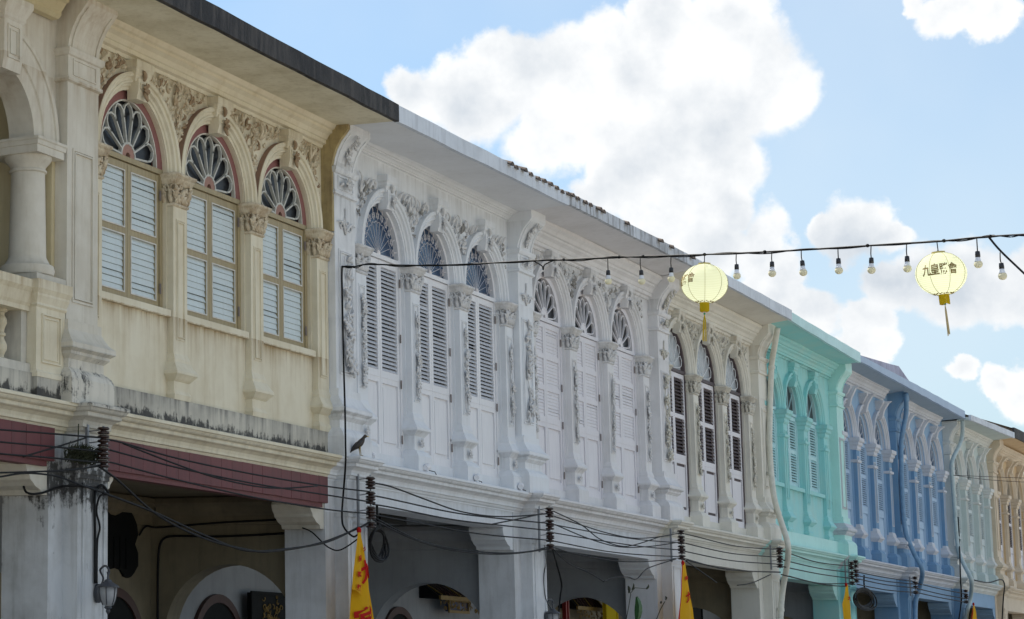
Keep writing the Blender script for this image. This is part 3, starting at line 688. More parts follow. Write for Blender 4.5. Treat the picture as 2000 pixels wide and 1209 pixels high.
    d = MB(); d.arc(dx, 1.55, [(0.70, 2.05), (0.70, 2.12), (0.60, 2.12), (0.60, 2.05)], n=24); d.box(dx - .7, dx - .6, 2.05, 2.12, 0.16, 1.55); d.box(dx + .6, dx + .7, 2.05, 2.12, 0.16, 1.55)
    dd = d.build('door', M_dwood, root)
    d = MB(); pts = [(dx + .6 * math.cos(math.pi * j / 20), 1.55 + .6 * math.sin(math.pi * j / 20)) for j in range(21)] + [(dx - .6, .16), (dx + .6, .16)]
    d.prism_y(pts, 2.075, 2.09); d.build('door_leaf', M_lacq, dd)
    # --- dark sheet in place of the unlit room behind the shutters
    k = MB(); k.box(0.1, W, 0.20, 0.25, 3.75, 7.2); k.build('room_darkness', M_dark, root)
    # --- windows
    for k in range(3): window(root, cen[k], rad[k], c, rg, k)
    return root

SLAT = {}
def slat_mesh(key, w, h, d, mat, tilt):
    if key in SLAT: return SLAT[key]
    s = MB(); ca, sa = math.cos(tilt), math.sin(tilt)
    v = []
    for x in (-w / 2, w / 2):
        for (a, b) in ((-d / 2, -h / 2), (d / 2, -h / 2), (d / 2, h / 2), (-d / 2, h / 2)):
            v.append((x, a * ca - b * sa, a * sa + b * ca))
    s.add(v, [(0, 1, 2, 3), (4, 7, 6, 5), (0, 4, 5, 1), (1, 5, 6, 2), (2, 6, 7, 3), (3, 7, 4, 0)])
    SLAT[key] = s.mesh('slat', mat); return SLAT[key]

def window(root, cx, r, c, rg, wi):
    """one window bay: casing with arched head, two louvred shutters (and door panels), fanlight, pane"""
    half = c['kind'] == 'half'; m = c['w']
    z0 = 4.83 if half else 3.86
    zt = ZS - 0.01
    fr = MB()
    jw = m.get('jamb', 0.055)
    fr.box(-r - .004, -r + jw, -.012, .09, z0, zt); fr.box(r - jw, r + .004, -.012, .09, z0, zt)
    fr.box(-r, r, -.02, .09, zt, zt + .05)
    ring = m.get('ring', 0.10)
    rp = [(r - .001, -.015), (r - .001, .05), (r - ring, .05), (r - ring, -.015)]
    if 'ringcol' not in m: fr.arc(0, zt + .05, rp, n=30)
    win = fr.build('window', m['casing'], root, loc=(cx, 0, 0))
    if 'ringcol' in m: rg_ = MB(); rg_.arc(0, zt + .05, rp, n=30); rg_.build('arch_ring', m['ringcol'], win)
    if m.get('lip'):
        lp = MB(); lp.arc(0, zt + .05, [(r - ring, -.02), (r - ring, .02), (r - ring - .014, .02), (r - ring - .014, -.02)], n=30); lp.build('ring_bead', m['lip'], win)
    # shutters
    x_in = r - jw - .004
    leafw = x_in - .003
    zl0, zl1 = z0 + .012, zt - .008
    zrail = 4.80 if not half else zl0
    closed = m['closed']
    openk = m.get('open', None)
    for sgn in (-1, 1):
        xl = -x_in if sgn < 0 else .003; xr = xl + leafw
        st = 0.062 if half else 0.058
        f = MB()
        f.box(xl, xl + st, .0, .04, zl0, zl1); f.box(xr - st, xr, .0, .04, zl0, zl1)
        nb = m['blocks']; lz0 = zl0 + .07 if half else zrail + .055; lz1 = zl1 - .075
        f.box(xl + st, xr - st, .001, .039, lz1, zl1)
        f.box(xl + st, xr - st, .001, .039, lz0 - .07, lz0)
        H = (lz1 - lz0 - (nb - 1) * .07) / nb
        blocks = []
        for b in range(nb):
            bz = lz0 + b * (H + .07); blocks.append((bz, bz + H))
            if b: f.box(xl + st, xr - st, .001, .039, bz - .07, bz)
        if not half:
            pz0, pz1 = zl0 + .11, zrail - .09
            f.box(xl + st, xr - st, .001, .039, zl0, pz0); f.box(xl + st, xr - st, .001, .039, pz1, lz0 - .07)
            f.box(xl, xr, -.004, .0, zrail - .028, zrail - .022)
        sh = f.build('shutter', m['frame'], win)
        if not half:
            g = MB(); g.box(xl + st, xr - st, .026, .034, pz0, pz1); g.build('recessed_panel', m.get('recess', m['frame']), win)
            g = MB(); g.box(xl + st + .035, xr - st - .035, .008, .0255, pz0 + .045, pz1 - .045); g.build('raised_panel', m.get('panel', m['frame']), win)
        # white bead round each louvre block
        if m.get('bead'):
            g = MB()
            for (a, b) in blocks: frame_panel(g, xl + st - .006, xr - st + .006, .0, a - .004, b + .004, .012, .008)
            g.build('glazing_bead', m['bead'], win)
        sw = xr - xl - 2 * st - .002; xc = (xl + xr) / 2
        n_s = m['slats']; joined = MB() if m.get('joined') else None
        for bi, (a, b) in enumerate(blocks):
            p = (b - a) / n_s
            for j in range(n_s):
                zc = a + p * (j + .5)
                if closed: h, d, tl = p * 0.97, .010, R(-11)
                else: h, d, tl = p * 1.06, .008, R(-40)
                tl_j = tl + rg.uniform(-.05, .05) * (1.0 if closed else 1.3) + (rg.choice((-.25, .3)) if rg.random() < .03 else 0)
                if closed and rg.random() < m.get('gap', .06): tl_j -= R(14)
                if joined is not None:
                    o = len(joined.v); ca, sa = math.cos(tl), math.sin(tl); v = []
                    for x in (xc - sw / 2, xc + sw / 2):
                        for (aa, bb) in ((-d / 2, -h / 2), (d / 2, -h / 2), (d / 2, h / 2), (-d / 2, h / 2)): v.append((x, .02 + aa * ca - bb * sa, zc + aa * sa + bb * ca))
                    joined.add(v, [(0, 1, 2, 3), (4, 7, 6, 5), (0, 4, 5, 1), (1, 5, 6, 2), (2, 6, 7, 3), (3, 7, 4, 0)])
                else:
                    me = slat_mesh((id(m['slat']), round(sw, 3), round(h, 4), closed), sw, h, d, m['slat'], 0)
                    link('slat', me, win, (xc, .02, zc), (tl_j, rg.uniform(-.004, .004), 0))
        if joined is not None: joined.build('slats', m['slat'], win, kind='stuff')
    if m.get('joined') is None:                            # hinges on the far jamb
        hz = (z0 + .25, (z0 + zt) / 2 - .25, (z0 + zt) / 2 + .3, zt - .22) if not half else (z0 + .2, zt - .2)
        k = MB(); k.box(r - jw - .012, r - jw + .018, -.020, -.0125, -.05, .05); k.tube([(r - jw - .002, -.02, -.05), (r - jw - .002, -.02, .05)], .006, 5)
        hm = k.mesh('hinge', M_hinge)
        for z_ in hz: link('hinge', hm, win, (0, 0, z_ + rg.uniform(-.03, .03)))
    # fanlight
    zc = zt + .055; Rf = r - ring - .012
    gm = MB(); pts = [((Rf + .01) * math.cos(math.pi * j / 24), zc + (Rf + .01) * math.sin(math.pi * j / 24)) for j in range(25)]
    gm.prism_y(pts, .040, .047); gm.build('pane', m['glass'], win)
    fm = MB(); st = m['fan']
    def P(rr, a, y=.004): return (rr * math.cos(a), y, zc + rr * math.sin(a))
    if st == 'petal':
        n = 7; w = m.get('barw', .0135)
        for j in range(n + 1):
            a = math.pi * (j + .12) / (n + .24); a = lerp(.07, math.pi - .07, j / n)
            fm.tube([P(.12, a), P(Rf * .72, a)], w, 4, 1.6)
        for j in range(n):
            a0 = lerp(.07, math.pi - .07, j / n); a1 = lerp(.07, math.pi - .07, (j + 1) / n); am = (a0 + a1) / 2; da = a1 - a0
            fm.tube([P(Rf * .70, a0), P(Rf * .83, a0 + da * .06), P(Rf * .91, a0 + da * .22), P(Rf * .965, am), P(Rf * .91, a1 - da * .22), P(Rf * .83, a1 - da * .06), P(Rf * .70, a1)], w, 4, 1.6)
        fm.arc(0, zc, [(.145, -.012), (.145, .03), (.125, .03), (.125, -.012)], n=14)
        fm.build('fanlight', m['fancol'], win)
        hb = MB(); hb.arc(0, zc, [(.13, -.006), (.13, .03), (.045, .03), (.045, -.006)], n=14); hb.build('fanlight_hub', m.get('hub', m['fancol']), win)
    elif st == 'lace':
        n = 12
        for j in range(n):
            a = lerp(.04, math.pi - .04, j / (n - 1)); fm.tube([P(.05, a), P(Rf * .70, a)], .0023, 4)
        for j in range(n - 1):
            am = lerp(.04, math.pi - .04, (j + .5) / (n - 1)); a0 = am - .12; a1 = am + .12
            ccx, _, ccz = P(Rf * .82, am)
            fm.tube([(ccx + .036 * math.cos(t), .004, ccz + .036 * math.sin(t)) for t in [q * math.pi / 5 for q in range(11)]], .0027, 4)
            fm.tube([(ccx + .02 * math.cos(t), .004, ccz + .02 * math.sin(t)) for t in [q * math.pi / 3 for q in range(7)]], .0022, 4)
            for q in range(6):
                t = am + q * math.pi / 3
                fm.tube([(ccx + .022 * math.cos(t), .004, ccz + .022 * math.sin(t)), (ccx + .055 * math.cos(t), .004, ccz + .055 * math.sin(t))], .0022, 4)
            fm.tube([P(Rf * .70, am - .11), P(Rf * .66, am), P(Rf * .70, am + .11)], .0027, 4)
            fm.tube([P(Rf * .90, am), P(Rf, am)], .005, 4)
        fm.ball((0, .0, zc + .01), .04, 8, 6, (1, .5, 1))
        fm.build('fanlight', m['fancol'], win)
    elif st == 'glass':
        for j in range(8):
            a = lerp(.1, math.pi - .1, j / 7); fm.tube([P(.10, a), P(Rf * .72, a)], .007, 4)
        for j in range(7):
            a0 = lerp(.1, math.pi - .1, j / 7); a1 = lerp(.1, math.pi - .1, (j + 1) / 7); am = (a0 + a1) / 2
            fm.tube([P(Rf * .72, a0), P(Rf * .9, a0 + .06), P(Rf * .97, am), P(Rf * .9, a1 - .06), P(Rf * .72, a1)], .007, 4)
        fm.build('fanlight', m['fancol'], win)
    else:
        for j in range(1, 4):
            a = math.pi * j / 4; fm.tube([P(.0, a), P(Rf, a)], .01, 4)
        fm.build('fanlight', m['fancol'], win)

WIN = {
 'khaki': dict(casing=M_khaki, frame=M_khaki, slat=M_slatb, closed=True, blocks=2, slats=9, glass=M_glassd, fan='petal', fancol=plain('grey_white_bars', (0.5, 0.5, 0.46), .6), hub=plaster('pinkish_hub', (0.36, 0.2, 0.16), .5), bead=plain('white_bead', (0.62, 0.6, 0.55), .6), ring=.125, ringcol=M_redring, lip=plain('white_bead2', (0.6, 0.57, 0.5), .6), barw=.013),
 'white': dict(casing=M_whitewood, frame=M_whitewood, slat=M_slatg, closed=False, blocks=1, slats=26, glass=M_glassb, fan='lace', ring=.07, fancol=plain('pinkish_white_iron', (0.80, 0.74, 0.73), .5)),
 'lilac': dict(casing=M_lilacwood, frame=M_lilacwood, slat=M_lilacwood, closed=True, blocks=3, slats=8, glass=M_glassd, fan='petal', fancol=M_lilacwood, ring=.13, barw=.012, gap=.12),
 'brown': dict(casing=M_brown, frame=M_lilacwood, slat=M_brown, closed=False, blocks=2, slats=10, glass=M_glassw, fan='glass', fancol=plain('white_lead', (0.7, 0.72, 0.74), .5), ring=.075, recess=M_brown, panel=M_lilacwood, jamb=.05),
 'teal': dict(casing=M_tealwood, frame=M_tealwood, slat=M_tealwood, closed=False, blocks=2, slats=11, glass=M_glassd, fan='plain', fancol=M_tealwood, ring=.05, joined=True),
 'blue': dict(casing=M_bluewood, frame=M_bluewood, slat=M_bluewood, closed=False, blocks=2, slats=13, glass=M_glassb, fan='petal', fancol=M_bluetrim, ring=.09, joined=True, barw=.007),
 'grey': dict(casing=M_greywood, frame=M_greywood, slat=M_greywood, closed=False, blocks=2, slats=13, glass=M_glassd, fan='petal', fancol=M_greyt, ring=.09, joined=True, barw=.007),
 'tan': dict(casing=M_tanp, frame=M_lilacwood, slat=M_brown, closed=False, blocks=2, slats=12, glass=M_glassd, fan='plain', fancol=M_tanp, ring=.07, joined=True),
}
Z = lambda a, b, c_, d: ((a, b), (c_, d))
HOUSES = [
 dict(x0=16.89, x1=22.75, cols=[17.36, 19.06, 20.78, 22.43], kind='half', cap='leaf', garland=False, relief=True, relief_top=7.13,
      label='cream shophouse with three khaki framed louvred windows under a blackened eave', w=WIN['khaki'],
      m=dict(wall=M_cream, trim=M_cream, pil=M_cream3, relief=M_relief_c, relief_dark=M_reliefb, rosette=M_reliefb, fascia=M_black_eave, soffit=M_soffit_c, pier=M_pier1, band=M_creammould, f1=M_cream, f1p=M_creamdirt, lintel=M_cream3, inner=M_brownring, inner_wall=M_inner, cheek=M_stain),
      eave_y=(-.96, -.96), eave_z=Z(7.34, 7.565, 7.35, 7.54), eave_x=(-0.25, 5.87), lintel=3.19, cheek=True, key_rosette=True, door_x=5.0, slim=M_cream),
 dict(x0=22.75, x1=28.67, cols=[23.50, 25.11, 26.71, 28.34], kind='full', cap='leaf', garland=True, relief=True, relief_top=6.98, open_top=True,
      label='white shophouse with open louvred shutters and lacy blue fanlights, next to the cream one', w=WIN['white'],
      m=dict(wall=M_white, trim=M_white, pil=M_whitedirt, relief=M_whiter, fascia=M_white_eave, pier=M_whitepier, lintel=M_white, inner_wall=M_innerw),
      eave_y=(-.9, -.9), eave_z=Z(7.38, 7.57, 7.44, 7.60), lintel=3.24, cornice=(7.30, 7.42), corn_d=.75, door_x=1.7),
 dict(x0=28.67, x1=34.93, cols=[29.25, 30.95, 32.62, 34.37], kind='full', cap='leaf', garland=True, relief=True, relief_top=7.05,
      label='pale lilac-white shophouse with closed louvred doors and petal fanlights, third from the left', w=WIN['lilac'],
      m=dict(wall=M_lilac, trim=M_lilac, pil=M_white, relief=M_whiter, fascia=M_eave_dirty, pier=M_whitepier, lintel=M_white, inner_wall=M_innerw),
      eave_y=(-.9, -.85), eave_z=Z(7.46, 7.62, 7.53, 7.68), lintel=3.10, cornice=(7.10, 7.42), door_x=1.4),
 dict(x0=34.93, x1=40.94, cols=[35.38, 37.07, 38.80, 40.47], kind='full', cap='leaf', garland=True, relief=True, relief_top=7.05,
      label='ivory shophouse with dark brown louvres in white framed doors, behind the left lantern', w=WIN['brown'],
      m=dict(wall=M_ivory, trim=M_ivory, pil=M_lilac, relief=M_ivoryr, fascia=M_white_eave, pier=M_lilac, lintel=M_ivory, inner_wall=M_inner),
      eave_y=(-.85, -.8), eave_z=Z(7.52, 7.68, 7.52, 7.70), lintel=3.15, cornice=(7.10, 7.42)),
 dict(x0=40.94, x1=46.9, cols=[41.38, 42.90, 44.45, 46.05], kind='half', cap='block', garland=False, relief=False,
      label='turquoise shophouse with small shuttered windows over plain panels', w=WIN['teal'],
      m=dict(wall=M_teal, trim=M_teal, pil=M_ivory, relief=M_teal, fascia=M_tealf, band=M_tealp, pier=M_ivory, lintel=M_tealp, f1=M_tealp, f1p=M_ivory, inner_wall=M_innerw),
      eave_y=(-.72, -.68), eave_z=Z(7.56, 7.72, 7.46, 7.66), lintel=3.12, cornice=(7.16, 7.42), slim=M_teal),
 dict(x0=46.9, x1=52.45, cols=[47.35, 48.85, 50.40, 51.98], kind='full', cap='block', garland=False, relief=False, thin_key=True,
      label='blue shophouse with off-white arches, directly beyond the turquoise one', w=WIN['blue'],
      m=dict(wall=M_blue2, trim=M_bluetrim, pil=M_tealp, relief=M_bluetrim, fascia=M_bluefas, soffit=M_bluesof, pier=M_teal, lintel=M_blue2, f1=M_bluetrim, f1p=M_tealp, inner_wall=M_inner),
      eave_y=(-.6, -.6), eave_z=Z(7.54, 7.66, 7.50, 7.66), lintel=3.13, cornice=(7.24, 7.54), cornice_end=5.0, slim=M_blue, two_tone=True),
 dict(x0=52.45, x1=58.6, cols=[53.05, 54.65, 56.25, 57.95], kind='full', cap='block', garland=False, relief=False, thin_key=True,
      label='blue shophouse with off-white arches, directly before the sage one', w=WIN['blue'],
      m=dict(wall=M_blue2, trim=M_bluetrim, pil=M_blue, relief=M_bluetrim, fascia=M_bluefas, soffit=M_bluesof, pier=M_blue, lintel=M_blue2, f1=M_bluetrim, inner_wall=M_inner),
      eave_y=(-.6, -.58), eave_z=Z(7.50, 7.66, 7.46, 7.64), lintel=3.11, cornice=(7.24, 7.54), cornice_end=5.5, slim=M_blue, two_tone=True),
 dict(x0=58.6, x1=64.5, cols=[59.2, 60.85, 62.5, 64.1], kind='full', cap='block', garland=False, relief=False, thin_key=True,
      label='sage grey shophouse with pale arches, between the blue and tan ones', w=WIN['grey'],
      m=dict(wall=M_grey, trim=M_greyt, pil=M_greyt, relief=M_greyt, fascia=M_white_eave, soffit=M_grey, pier=M_blue, lintel=M_blue2, f1=M_greyt, inner_wall=M_inner),
      eave_y=(-.7, -.75), eave_z=Z(7.42, 7.55, 7.50, 7.65), lintel=3.11, cornice=(7.2, 7.5), slim=M_grey, two_tone=True),
 dict(x0=64.5, x1=70.4, cols=[65.1, 66.75, 68.4, 70.0], kind='full', cap='block', garland=False, relief=False, thin_key=True,
      label='tan shophouse with brown louvres at the far right end of the row', w=WIN['tan'],
      m=dict(wall=M_tan, trim=M_tanp, pil=M_tanp, relief=M_tanp, fascia=M_black_eave, soffit=M_tan, pier=M_tanp, lintel=M_tanp, f1=M_tanp, inner_wall=M_inner),
      eave_y=(-.75, -.75), eave_z=Z(7.52, 7.78, 7.58, 7.84), lintel=3.11, cornice=(7.14, 7.4), slim=M_tanp),
]
ROOTS = []
for i, h in enumerate(HOUSES): ROOTS.append(shophouse(i, h['x0'], h['x1'], h['cols'], h))
# dark blank end house continuing the row out of view
# ------------------------------------------------------------------ house with the loggia at the left edge
def loggia_house():
    X = 16.89
    root = thing('shophouse', 'cream shophouse with a round column and open balcony, cut off at the left edge', 'shophouse', (X, 0, 0), 'shophouses in the terraced row')
    zs = 6.02; cx = -0.97; r = 0.58
    w = MB(); y0, y1 = -.08, .17; xl = -5.0
    w.box(cx + r, 0.0, y0, y1, zs, 7.40); w.box(xl, cx - r, y0, y1, zs, 7.40)
    n = 24
    for j in range(n):
        a, b = math.pi * j / n, math.pi * (j + 1) / n
        xa, za = cx + r * math.cos(a), zs + r * math.sin(a); xb, zb = cx + r * math.cos(b), zs + r * math.sin(b)
        w.add([(xa, y0, za), (xb, y0, zb), (xb, y0, 7.4), (xa, y0, 7.4), (xa, y1, za), (xb, y1, zb), (xb, y1, 7.4), (xa, y1, 7.4)], [(0, 1, 2, 3), (0, 4, 5, 1), (4, 7, 6, 5)])
    w.build('wall', M_cream3, root)
    a = MB(); Ro = 0.955
    a.arc(cx, zs, [(Ro, -.07), (Ro, -.13), (Ro - .02, -.135), (Ro - .05, -.13), (Ro - .055, -.115), (Ro - .10, -.115), (Ro - .115, -.13), (Ro - .25, -.12), (Ro - .26, -.105), (r + .03, -.10), (r - .002, -.09), (r - .002, -.07)], n=40)
    a.build('arch_moulding', M_cream3, root)
    k = MB(); k.prism_x([(-.05, 6.50), (-.20, 6.50), (-.22, 6.6), (-.22, 6.95), (-.05, 6.95)], cx - .15, cx + .15)
    frame_panel(k, cx - .1, cx + .1, -.22, 6.6, 6.9, .012, .012); frame_panel(k, cx - .06, cx + .06, -.22, 6.64, 6.86, .008, .012)
    k.stack(cx - .16, cx + .16, -.05, [((-.22, 0), 6.94), ((-.24, .02), 6.96), ((-.24, .02), 6.99), ((-.29, .06), 7.08), ((-.29, .06), 7.13)]); k.build('keystone', M_cream3, root)
    k = MB(); k.prism_x([(-.1, 7.17), (-.17, 7.17), (-.2, 7.2), (-.2, 7.23), (-.25, 7.3), (-.28, 7.31), (-.28, 7.34), (-.34, 7.42), (-.1, 7.42)], xl, -.12); k.build('cornice', M_cream2, root)
    # column on its pedestal
    for cxx in (-.26, -2.06):
        c = MB(); c.lathe((cxx, .05, 0), [(.20, 4.80), (.235, 4.82), (.245, 4.86), (.235, 4.90), (.20, 4.92), (.185, 4.95), (.17, 4.98), (.168, 5.0), (.152, 5.72), (.152, 5.74), (.17, 5.75), (.17, 5.765), (.155, 5.775), (.16, 5.80), (.195, 5.84), (.215, 5.87), (.215, 5.885)], 28)
        col = c.build('column', M_cream3, root, True)
        md = col.modifiers.new('e', 'EDGE_SPLIT'); md.split_angle = R(35)
        c = MB(); c.stack(cxx - .235, cxx + .235, .30, [((-.185, 0), 5.885), ((-.185, 0), 5.95), ((-.195, .01), 5.955), ((-.20, .015), 5.99), ((-.21, .025), 6.0), ((-.21, .025), 6.022)])
        c.box(cxx - .235, cxx + .235, .30, .34, 5.885, 6.02); c.build('capital', M_cream3, root)
        c = MB(); c.box(cxx - .25, cxx + .25, -.2, .3, 4.74, 4.80); c.build('plinth', M_creamdirt, root)
        c = MB(); c.stack(cxx - .245, cxx + .245, .3, [((-.215, .01), 3.89), ((-.215, .01), 3.93), ((-.195, 0), 3.95), ((-.195, 0), 4.50), ((-.21, .015), 4.52), ((-.205, .01), 4.54), ((-.225, .03), 4.60), ((-.225, .03), 4.62), ((-.245, .05), 4.66), ((-.245, .05), 4.74)])
        frame_panel(c, cxx - .13, cxx + .13, -.195, 4.05, 4.42, .012, .01); frame_panel(c, cxx - .16, cxx + .16, -.195, 4.02, 4.45, .012, .016); c.build('pedestal', M_cream, root)
    # balustrade
    k = MB(); k.prism_x([(.25, 3.92), (-.14, 3.92), (-.14, 4.0), (.25, 4.0)], -1.81, -.51); k.box(-.60, -.51, -.10, .2, 4.0, 4.46); k.build('balustrade_base', M_creamdirt, root)
    k = MB(); k.prism_x([(.25, 4.46), (-.13, 4.46), (-.13, 4.50), (-.145, 4.53), (-.16, 4.60), (-.165, 4.62), (-.19, 4.66), (-.19, 4.73), (.25, 4.73)], -1.81, -.51); k.build('handrail', M_cream, root)
    bal = [(.055, 4.0), (.055, 4.03), (.03, 4.04), (.028, 4.06), (.052, 4.11), (.055, 4.15), (.03, 4.20), (.027, 4.22), (.042, 4.23), (.042, 4.25), (.027, 4.26), (.03, 4.29), (.052, 4.34), (.048, 4.38), (.028, 4.41), (.03, 4.43), (.055, 4.44), (.055, 4.46)]
    bm_ = MB(); bm_.lathe((0, 0, 0), bal, 14); me = bm_.mesh('baluster', M_cream)
    for j in range(7): link('baluster', me, root, (-.72 - .165 * j, .03, 0))
    k = MB(); k.box(xl, -.02, -.16, .3, 3.70, 3.92); k.build('balcony_edge', M_creammould, root)
    k = MB(); k.box(-.51, -.02, -.21, -.16, 3.712, 3.89); k.build('pedestal_base', M_creammould, root)
    k = MB(); k.box(xl, 0, 1.9, 2.0, 3.7, 7.3); k.build('loggia_back_wall', plain('loggia_dark', (.035, .033, .03), .9), root)  # near-black colour puts the loggia's darkness into back wall and ceiling
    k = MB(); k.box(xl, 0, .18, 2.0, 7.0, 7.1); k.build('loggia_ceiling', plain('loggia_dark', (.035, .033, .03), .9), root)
    k = MB(); k.box(-1.35, -.75, 1.84, 1.9, 3.9, 5.9); d = k.build('door', M_dwood, root); k = MB(); frame_panel(k, -1.28, -.82, 1.84, 4.0, 5.8, .03, .02); k.build('door_panel', M_dwood, d)
    k = MB(); k.box(-.06, -.002, -.077, 2.0, 3.7, 7.4); k.build('side_wall', M_cream2, root)
    # eave, roof, ground floor
    k = MB(); k.box(xl, -.27, -.96, .2, 7.40, 7.5); k.build('soffit', M_soffit_c, root)
    k = MB(); k.box(xl, -.27, -1.02, -.96, 7.36, 7.62); k.build('fascia', M_black_eave, root)
    k = MB(); k.add([(xl, -.96, 7.6), (-.3, -.96, 7.6), (-.3, 5.5, 9.9), (xl, 5.5, 9.9), (xl, 12, 7.3), (-.3, 12, 7.3)], [(0, 1, 2, 3), (3, 2, 5, 4)]); k.build('roof', M_tile, root)
    f1 = [(0.05, 3.712), (-.27, 3.712), (-.30, 3.70), (-.30, 3.675), (-.285, 3.668), (-.27, 3.645), (-.255, 3.635), (-.235, 3.632), (-.235, 3.60), (-.225, 3.592), (-.20, 3.585), (-.165, 3.56), (-.155, 3.53), (-.155, 3.505), (-.135, 3.50), (-.125, 3.475), (-.105, 3.462), (-.105, 3.445), (0.05, 3.445)]
    k = MB(); k.prism_x(f1, xl, -.10); k.build('floor_cornice', M_cream, root)
    k = MB(); k.box(xl, -.1, -.09, .32, 3.17, 3.45); k.build('lintel_beam', M_cream3, root)
    zl = 3.17
    k = MB(); k.prism_y([(-.12, zl), (-.46, zl), (-.48, zl - .03), (-.46, zl - .09), (-.41, zl - .13), (-.40, zl - .16), (-.36, zl - .18), (-.32, zl - .21), (-.23, zl - .24), (-.21, zl - .28), (-.12, zl - .28)], -.085, .36); k.build('beam_bracket', M_cream3, root)
    k = MB(); k.box(xl, 0.05, 2.1, 2.3, 0, 3.4); k.build('back_wall', M_inner, root)
    k = MB(); k.box(xl, 0, .3, 2.12, 3.3, 3.42); k.build('ceiling', M_inner, root)
    k = MB(); xw0, xw1 = .05, .36; ac, ar, zsp = 1.12, .8, 1.74
    k.box(xw0, xw1, ac + ar, 2.3, 0, 3.4); k.box(xw0, xw1, .2, ac - ar, 0, 3.4)
    for j in range(22):
        a, b = math.pi * j / 22, math.pi * (j + 1) / 22
        ya, za = ac + ar * math.cos(a), zsp + ar * math.sin(a); yb, zb = ac + ar * math.cos(b), zsp + ar * math.sin(b)
        for XX in (xw0, xw1): k.add([(XX, ya, za), (XX, yb, zb), (XX, yb, 3.4), (XX, ya, 3.4)], [(0, 1, 2, 3)])
        k.add([(xw0, ya, za), (xw1, ya, za), (xw1, yb, zb), (xw0, yb, zb)], [(0, 1, 2, 3)])
    k.build('cross_wall', M_innerw, root)
    return root
loggia_house()

# ground, street, pavement
def ground(name, x0, x1, y0, y1, z, mat):
    k = MB(); k.add([(x0, y0, z), (x1, y0, z), (x1, y1, z), (x0, y1, z)], [(0, 1, 2, 3)]); o = k.build(name, mat); o['kind'] = 'structure'; return o
ground('ground', -1500, 1500, -1500, 1500, -0.02, plain('dry_earth', (0.27, 0.24, 0.19), .9, 0, .3, .3))
ground('street', -400, 400, -9.2, -0.9, 0.0, plain('worn_asphalt', (0.20, 0.19, 0.175), .85, 0, .25, 4))
k = MB(); k.box(-400, 400, -12.5, -9.2, 0, .13); o = k.build('pavement', plain('pavement_concrete', (0.36, 0.34, 0.31), .85, 0, .2, 3)); o['kind'] = 'structure'
k = MB(); k.box(-400, 400, -.9, -.28, 0, .13); o = k.build('kerb', plain('kerb_concrete', (0.36, 0.34, 0.31), .85, 0, .2, 3)); o['kind'] = 'structure'

# ================================================================== things on and in front of the row
# --- dull red sign boards over the arcade
def sign_board(x0, x1, z0, z1, label):
    t = thing('sign_board', label, 'sign board', (x0, -.15, z0), 'red boards over the arcade')
    n = max(3, int(round((x1 - x0) / 0.235))); w = (x1 - x0) / n; H = z1 - z0
    k = MB(); k.box(0, x1 - x0, .012, .05, 0, H); k.build('backing_board', M_redboard, t)
    k = MB(); k.box(0, w - .004, 0, .011, 0, H); me = k.mesh('plank', M_redboard)
    for j in range(n): link('plank', me, t, (j * w + .002, rnd.uniform(-.0015, .0015), rnd.uniform(-.003, .003)))
    k = MB(); k.box(0.02, x1 - x0 - .1, .02, .14, -.05, -.001); k.build('batten', M_redboard, t)
    return t
sign_board(17.72, 22.60, 3.185, 3.468, 'long dull red board over the arcade of the cream shophouse')
sign_board(12.0, 16.79, 3.185, 3.475, 'dull red board cut off by the left edge, below the balcony')

# --- utility racks with stacked insulators on the piers
YR = -.47
def rack(pr, pi, pt, pb, n, label, yy=YR):
    a = on_y(pr, pt, -.36); b = on_y(pr, pb, -.36); c = on_y(pi, (pt + pb) / 2, yy)
    t = thing('insulator_rack', label, 'insulator rack', (a.x, -.30, b.z), 'insulator racks on the arcade piers')
    H = a.z - b.z + .02
    k = MB(); k.box(-.016, .0, -.012, .012, -.04, H + .04); k.box(.0, .016, -.012, -.008, -.04, H + .04); k.build('rail', M_metal, t)
    dx = c.x - a.x; dy = yy + .30
    k = MB(); k.tube([(dx, dy, -.02), (dx, dy, H + .02)], .011, 6); k.build('rod', M_metal, t)
    for j in range(4):
        z = lerp(.02, H - .01, j / 3); k = MB(); k.tube([(0, -.02, z - .01), (dx, dy, z)], .006, 5); k.build('arm', M_metal, t)
    s = MB(); s.lathe((0, 0, 0), [(.012, -.032), (.046, -.030), (.056, -.018), (.046, -.008), (.026, -.003), (.026, .003), (.046, .008), (.056, .018), (.046, .030), (.012, .032)], 14); me = s.mesh('insulator', M_cer, True)
    for j in range(n):
        z = lerp(.03, H - .03, j / (n - 1)) + (0.008 if j % 2 else -.008); link('insulator', me, t, (dx, dy, z))
    for j in range(0, n, 2):
        z = lerp(.03, H - .03, j / (n - 1)) + .03; r = MB(); r.lathe((dx, dy, z), [(.03, -.006), (.045, 0), (.03, .006)], 10); r.build('tie_wire', M_cerw, t)
    return t
rack(182, 202, 842, 912, 6, 'rusty insulator rack on the mouldy pier left of the long red board')
rack(709, 724, 936, 1030, 7, 'insulator rack on the white pier below the perched bird')
rack(1061, 1074, 995, 1072, 7, 'insulator rack between the wide white arcade bay and the lilac-white one')
rack(1318, 1331, 1040, 1092, 6, 'insulator rack above the second yellow flag')
rack(1512, 1523, 1072, 1108, 5, 'insulator rack beside the ivory downpipe')
rack(1657, 1664, 1100, 1142, 5, 'left insulator rack of the pair on the turquoise pier')
rack(1664, 1672, 1098, 1138, 5, 'right insulator rack of the pair on the turquoise pier', -.52)
rack(1783, 1788, 1130, 1160, 4, 'insulator rack beside the blue downpipe')
rack(1881, 1887, 1155, 1178, 4, 'farthest insulator rack, on the pier before the sage shophouse')

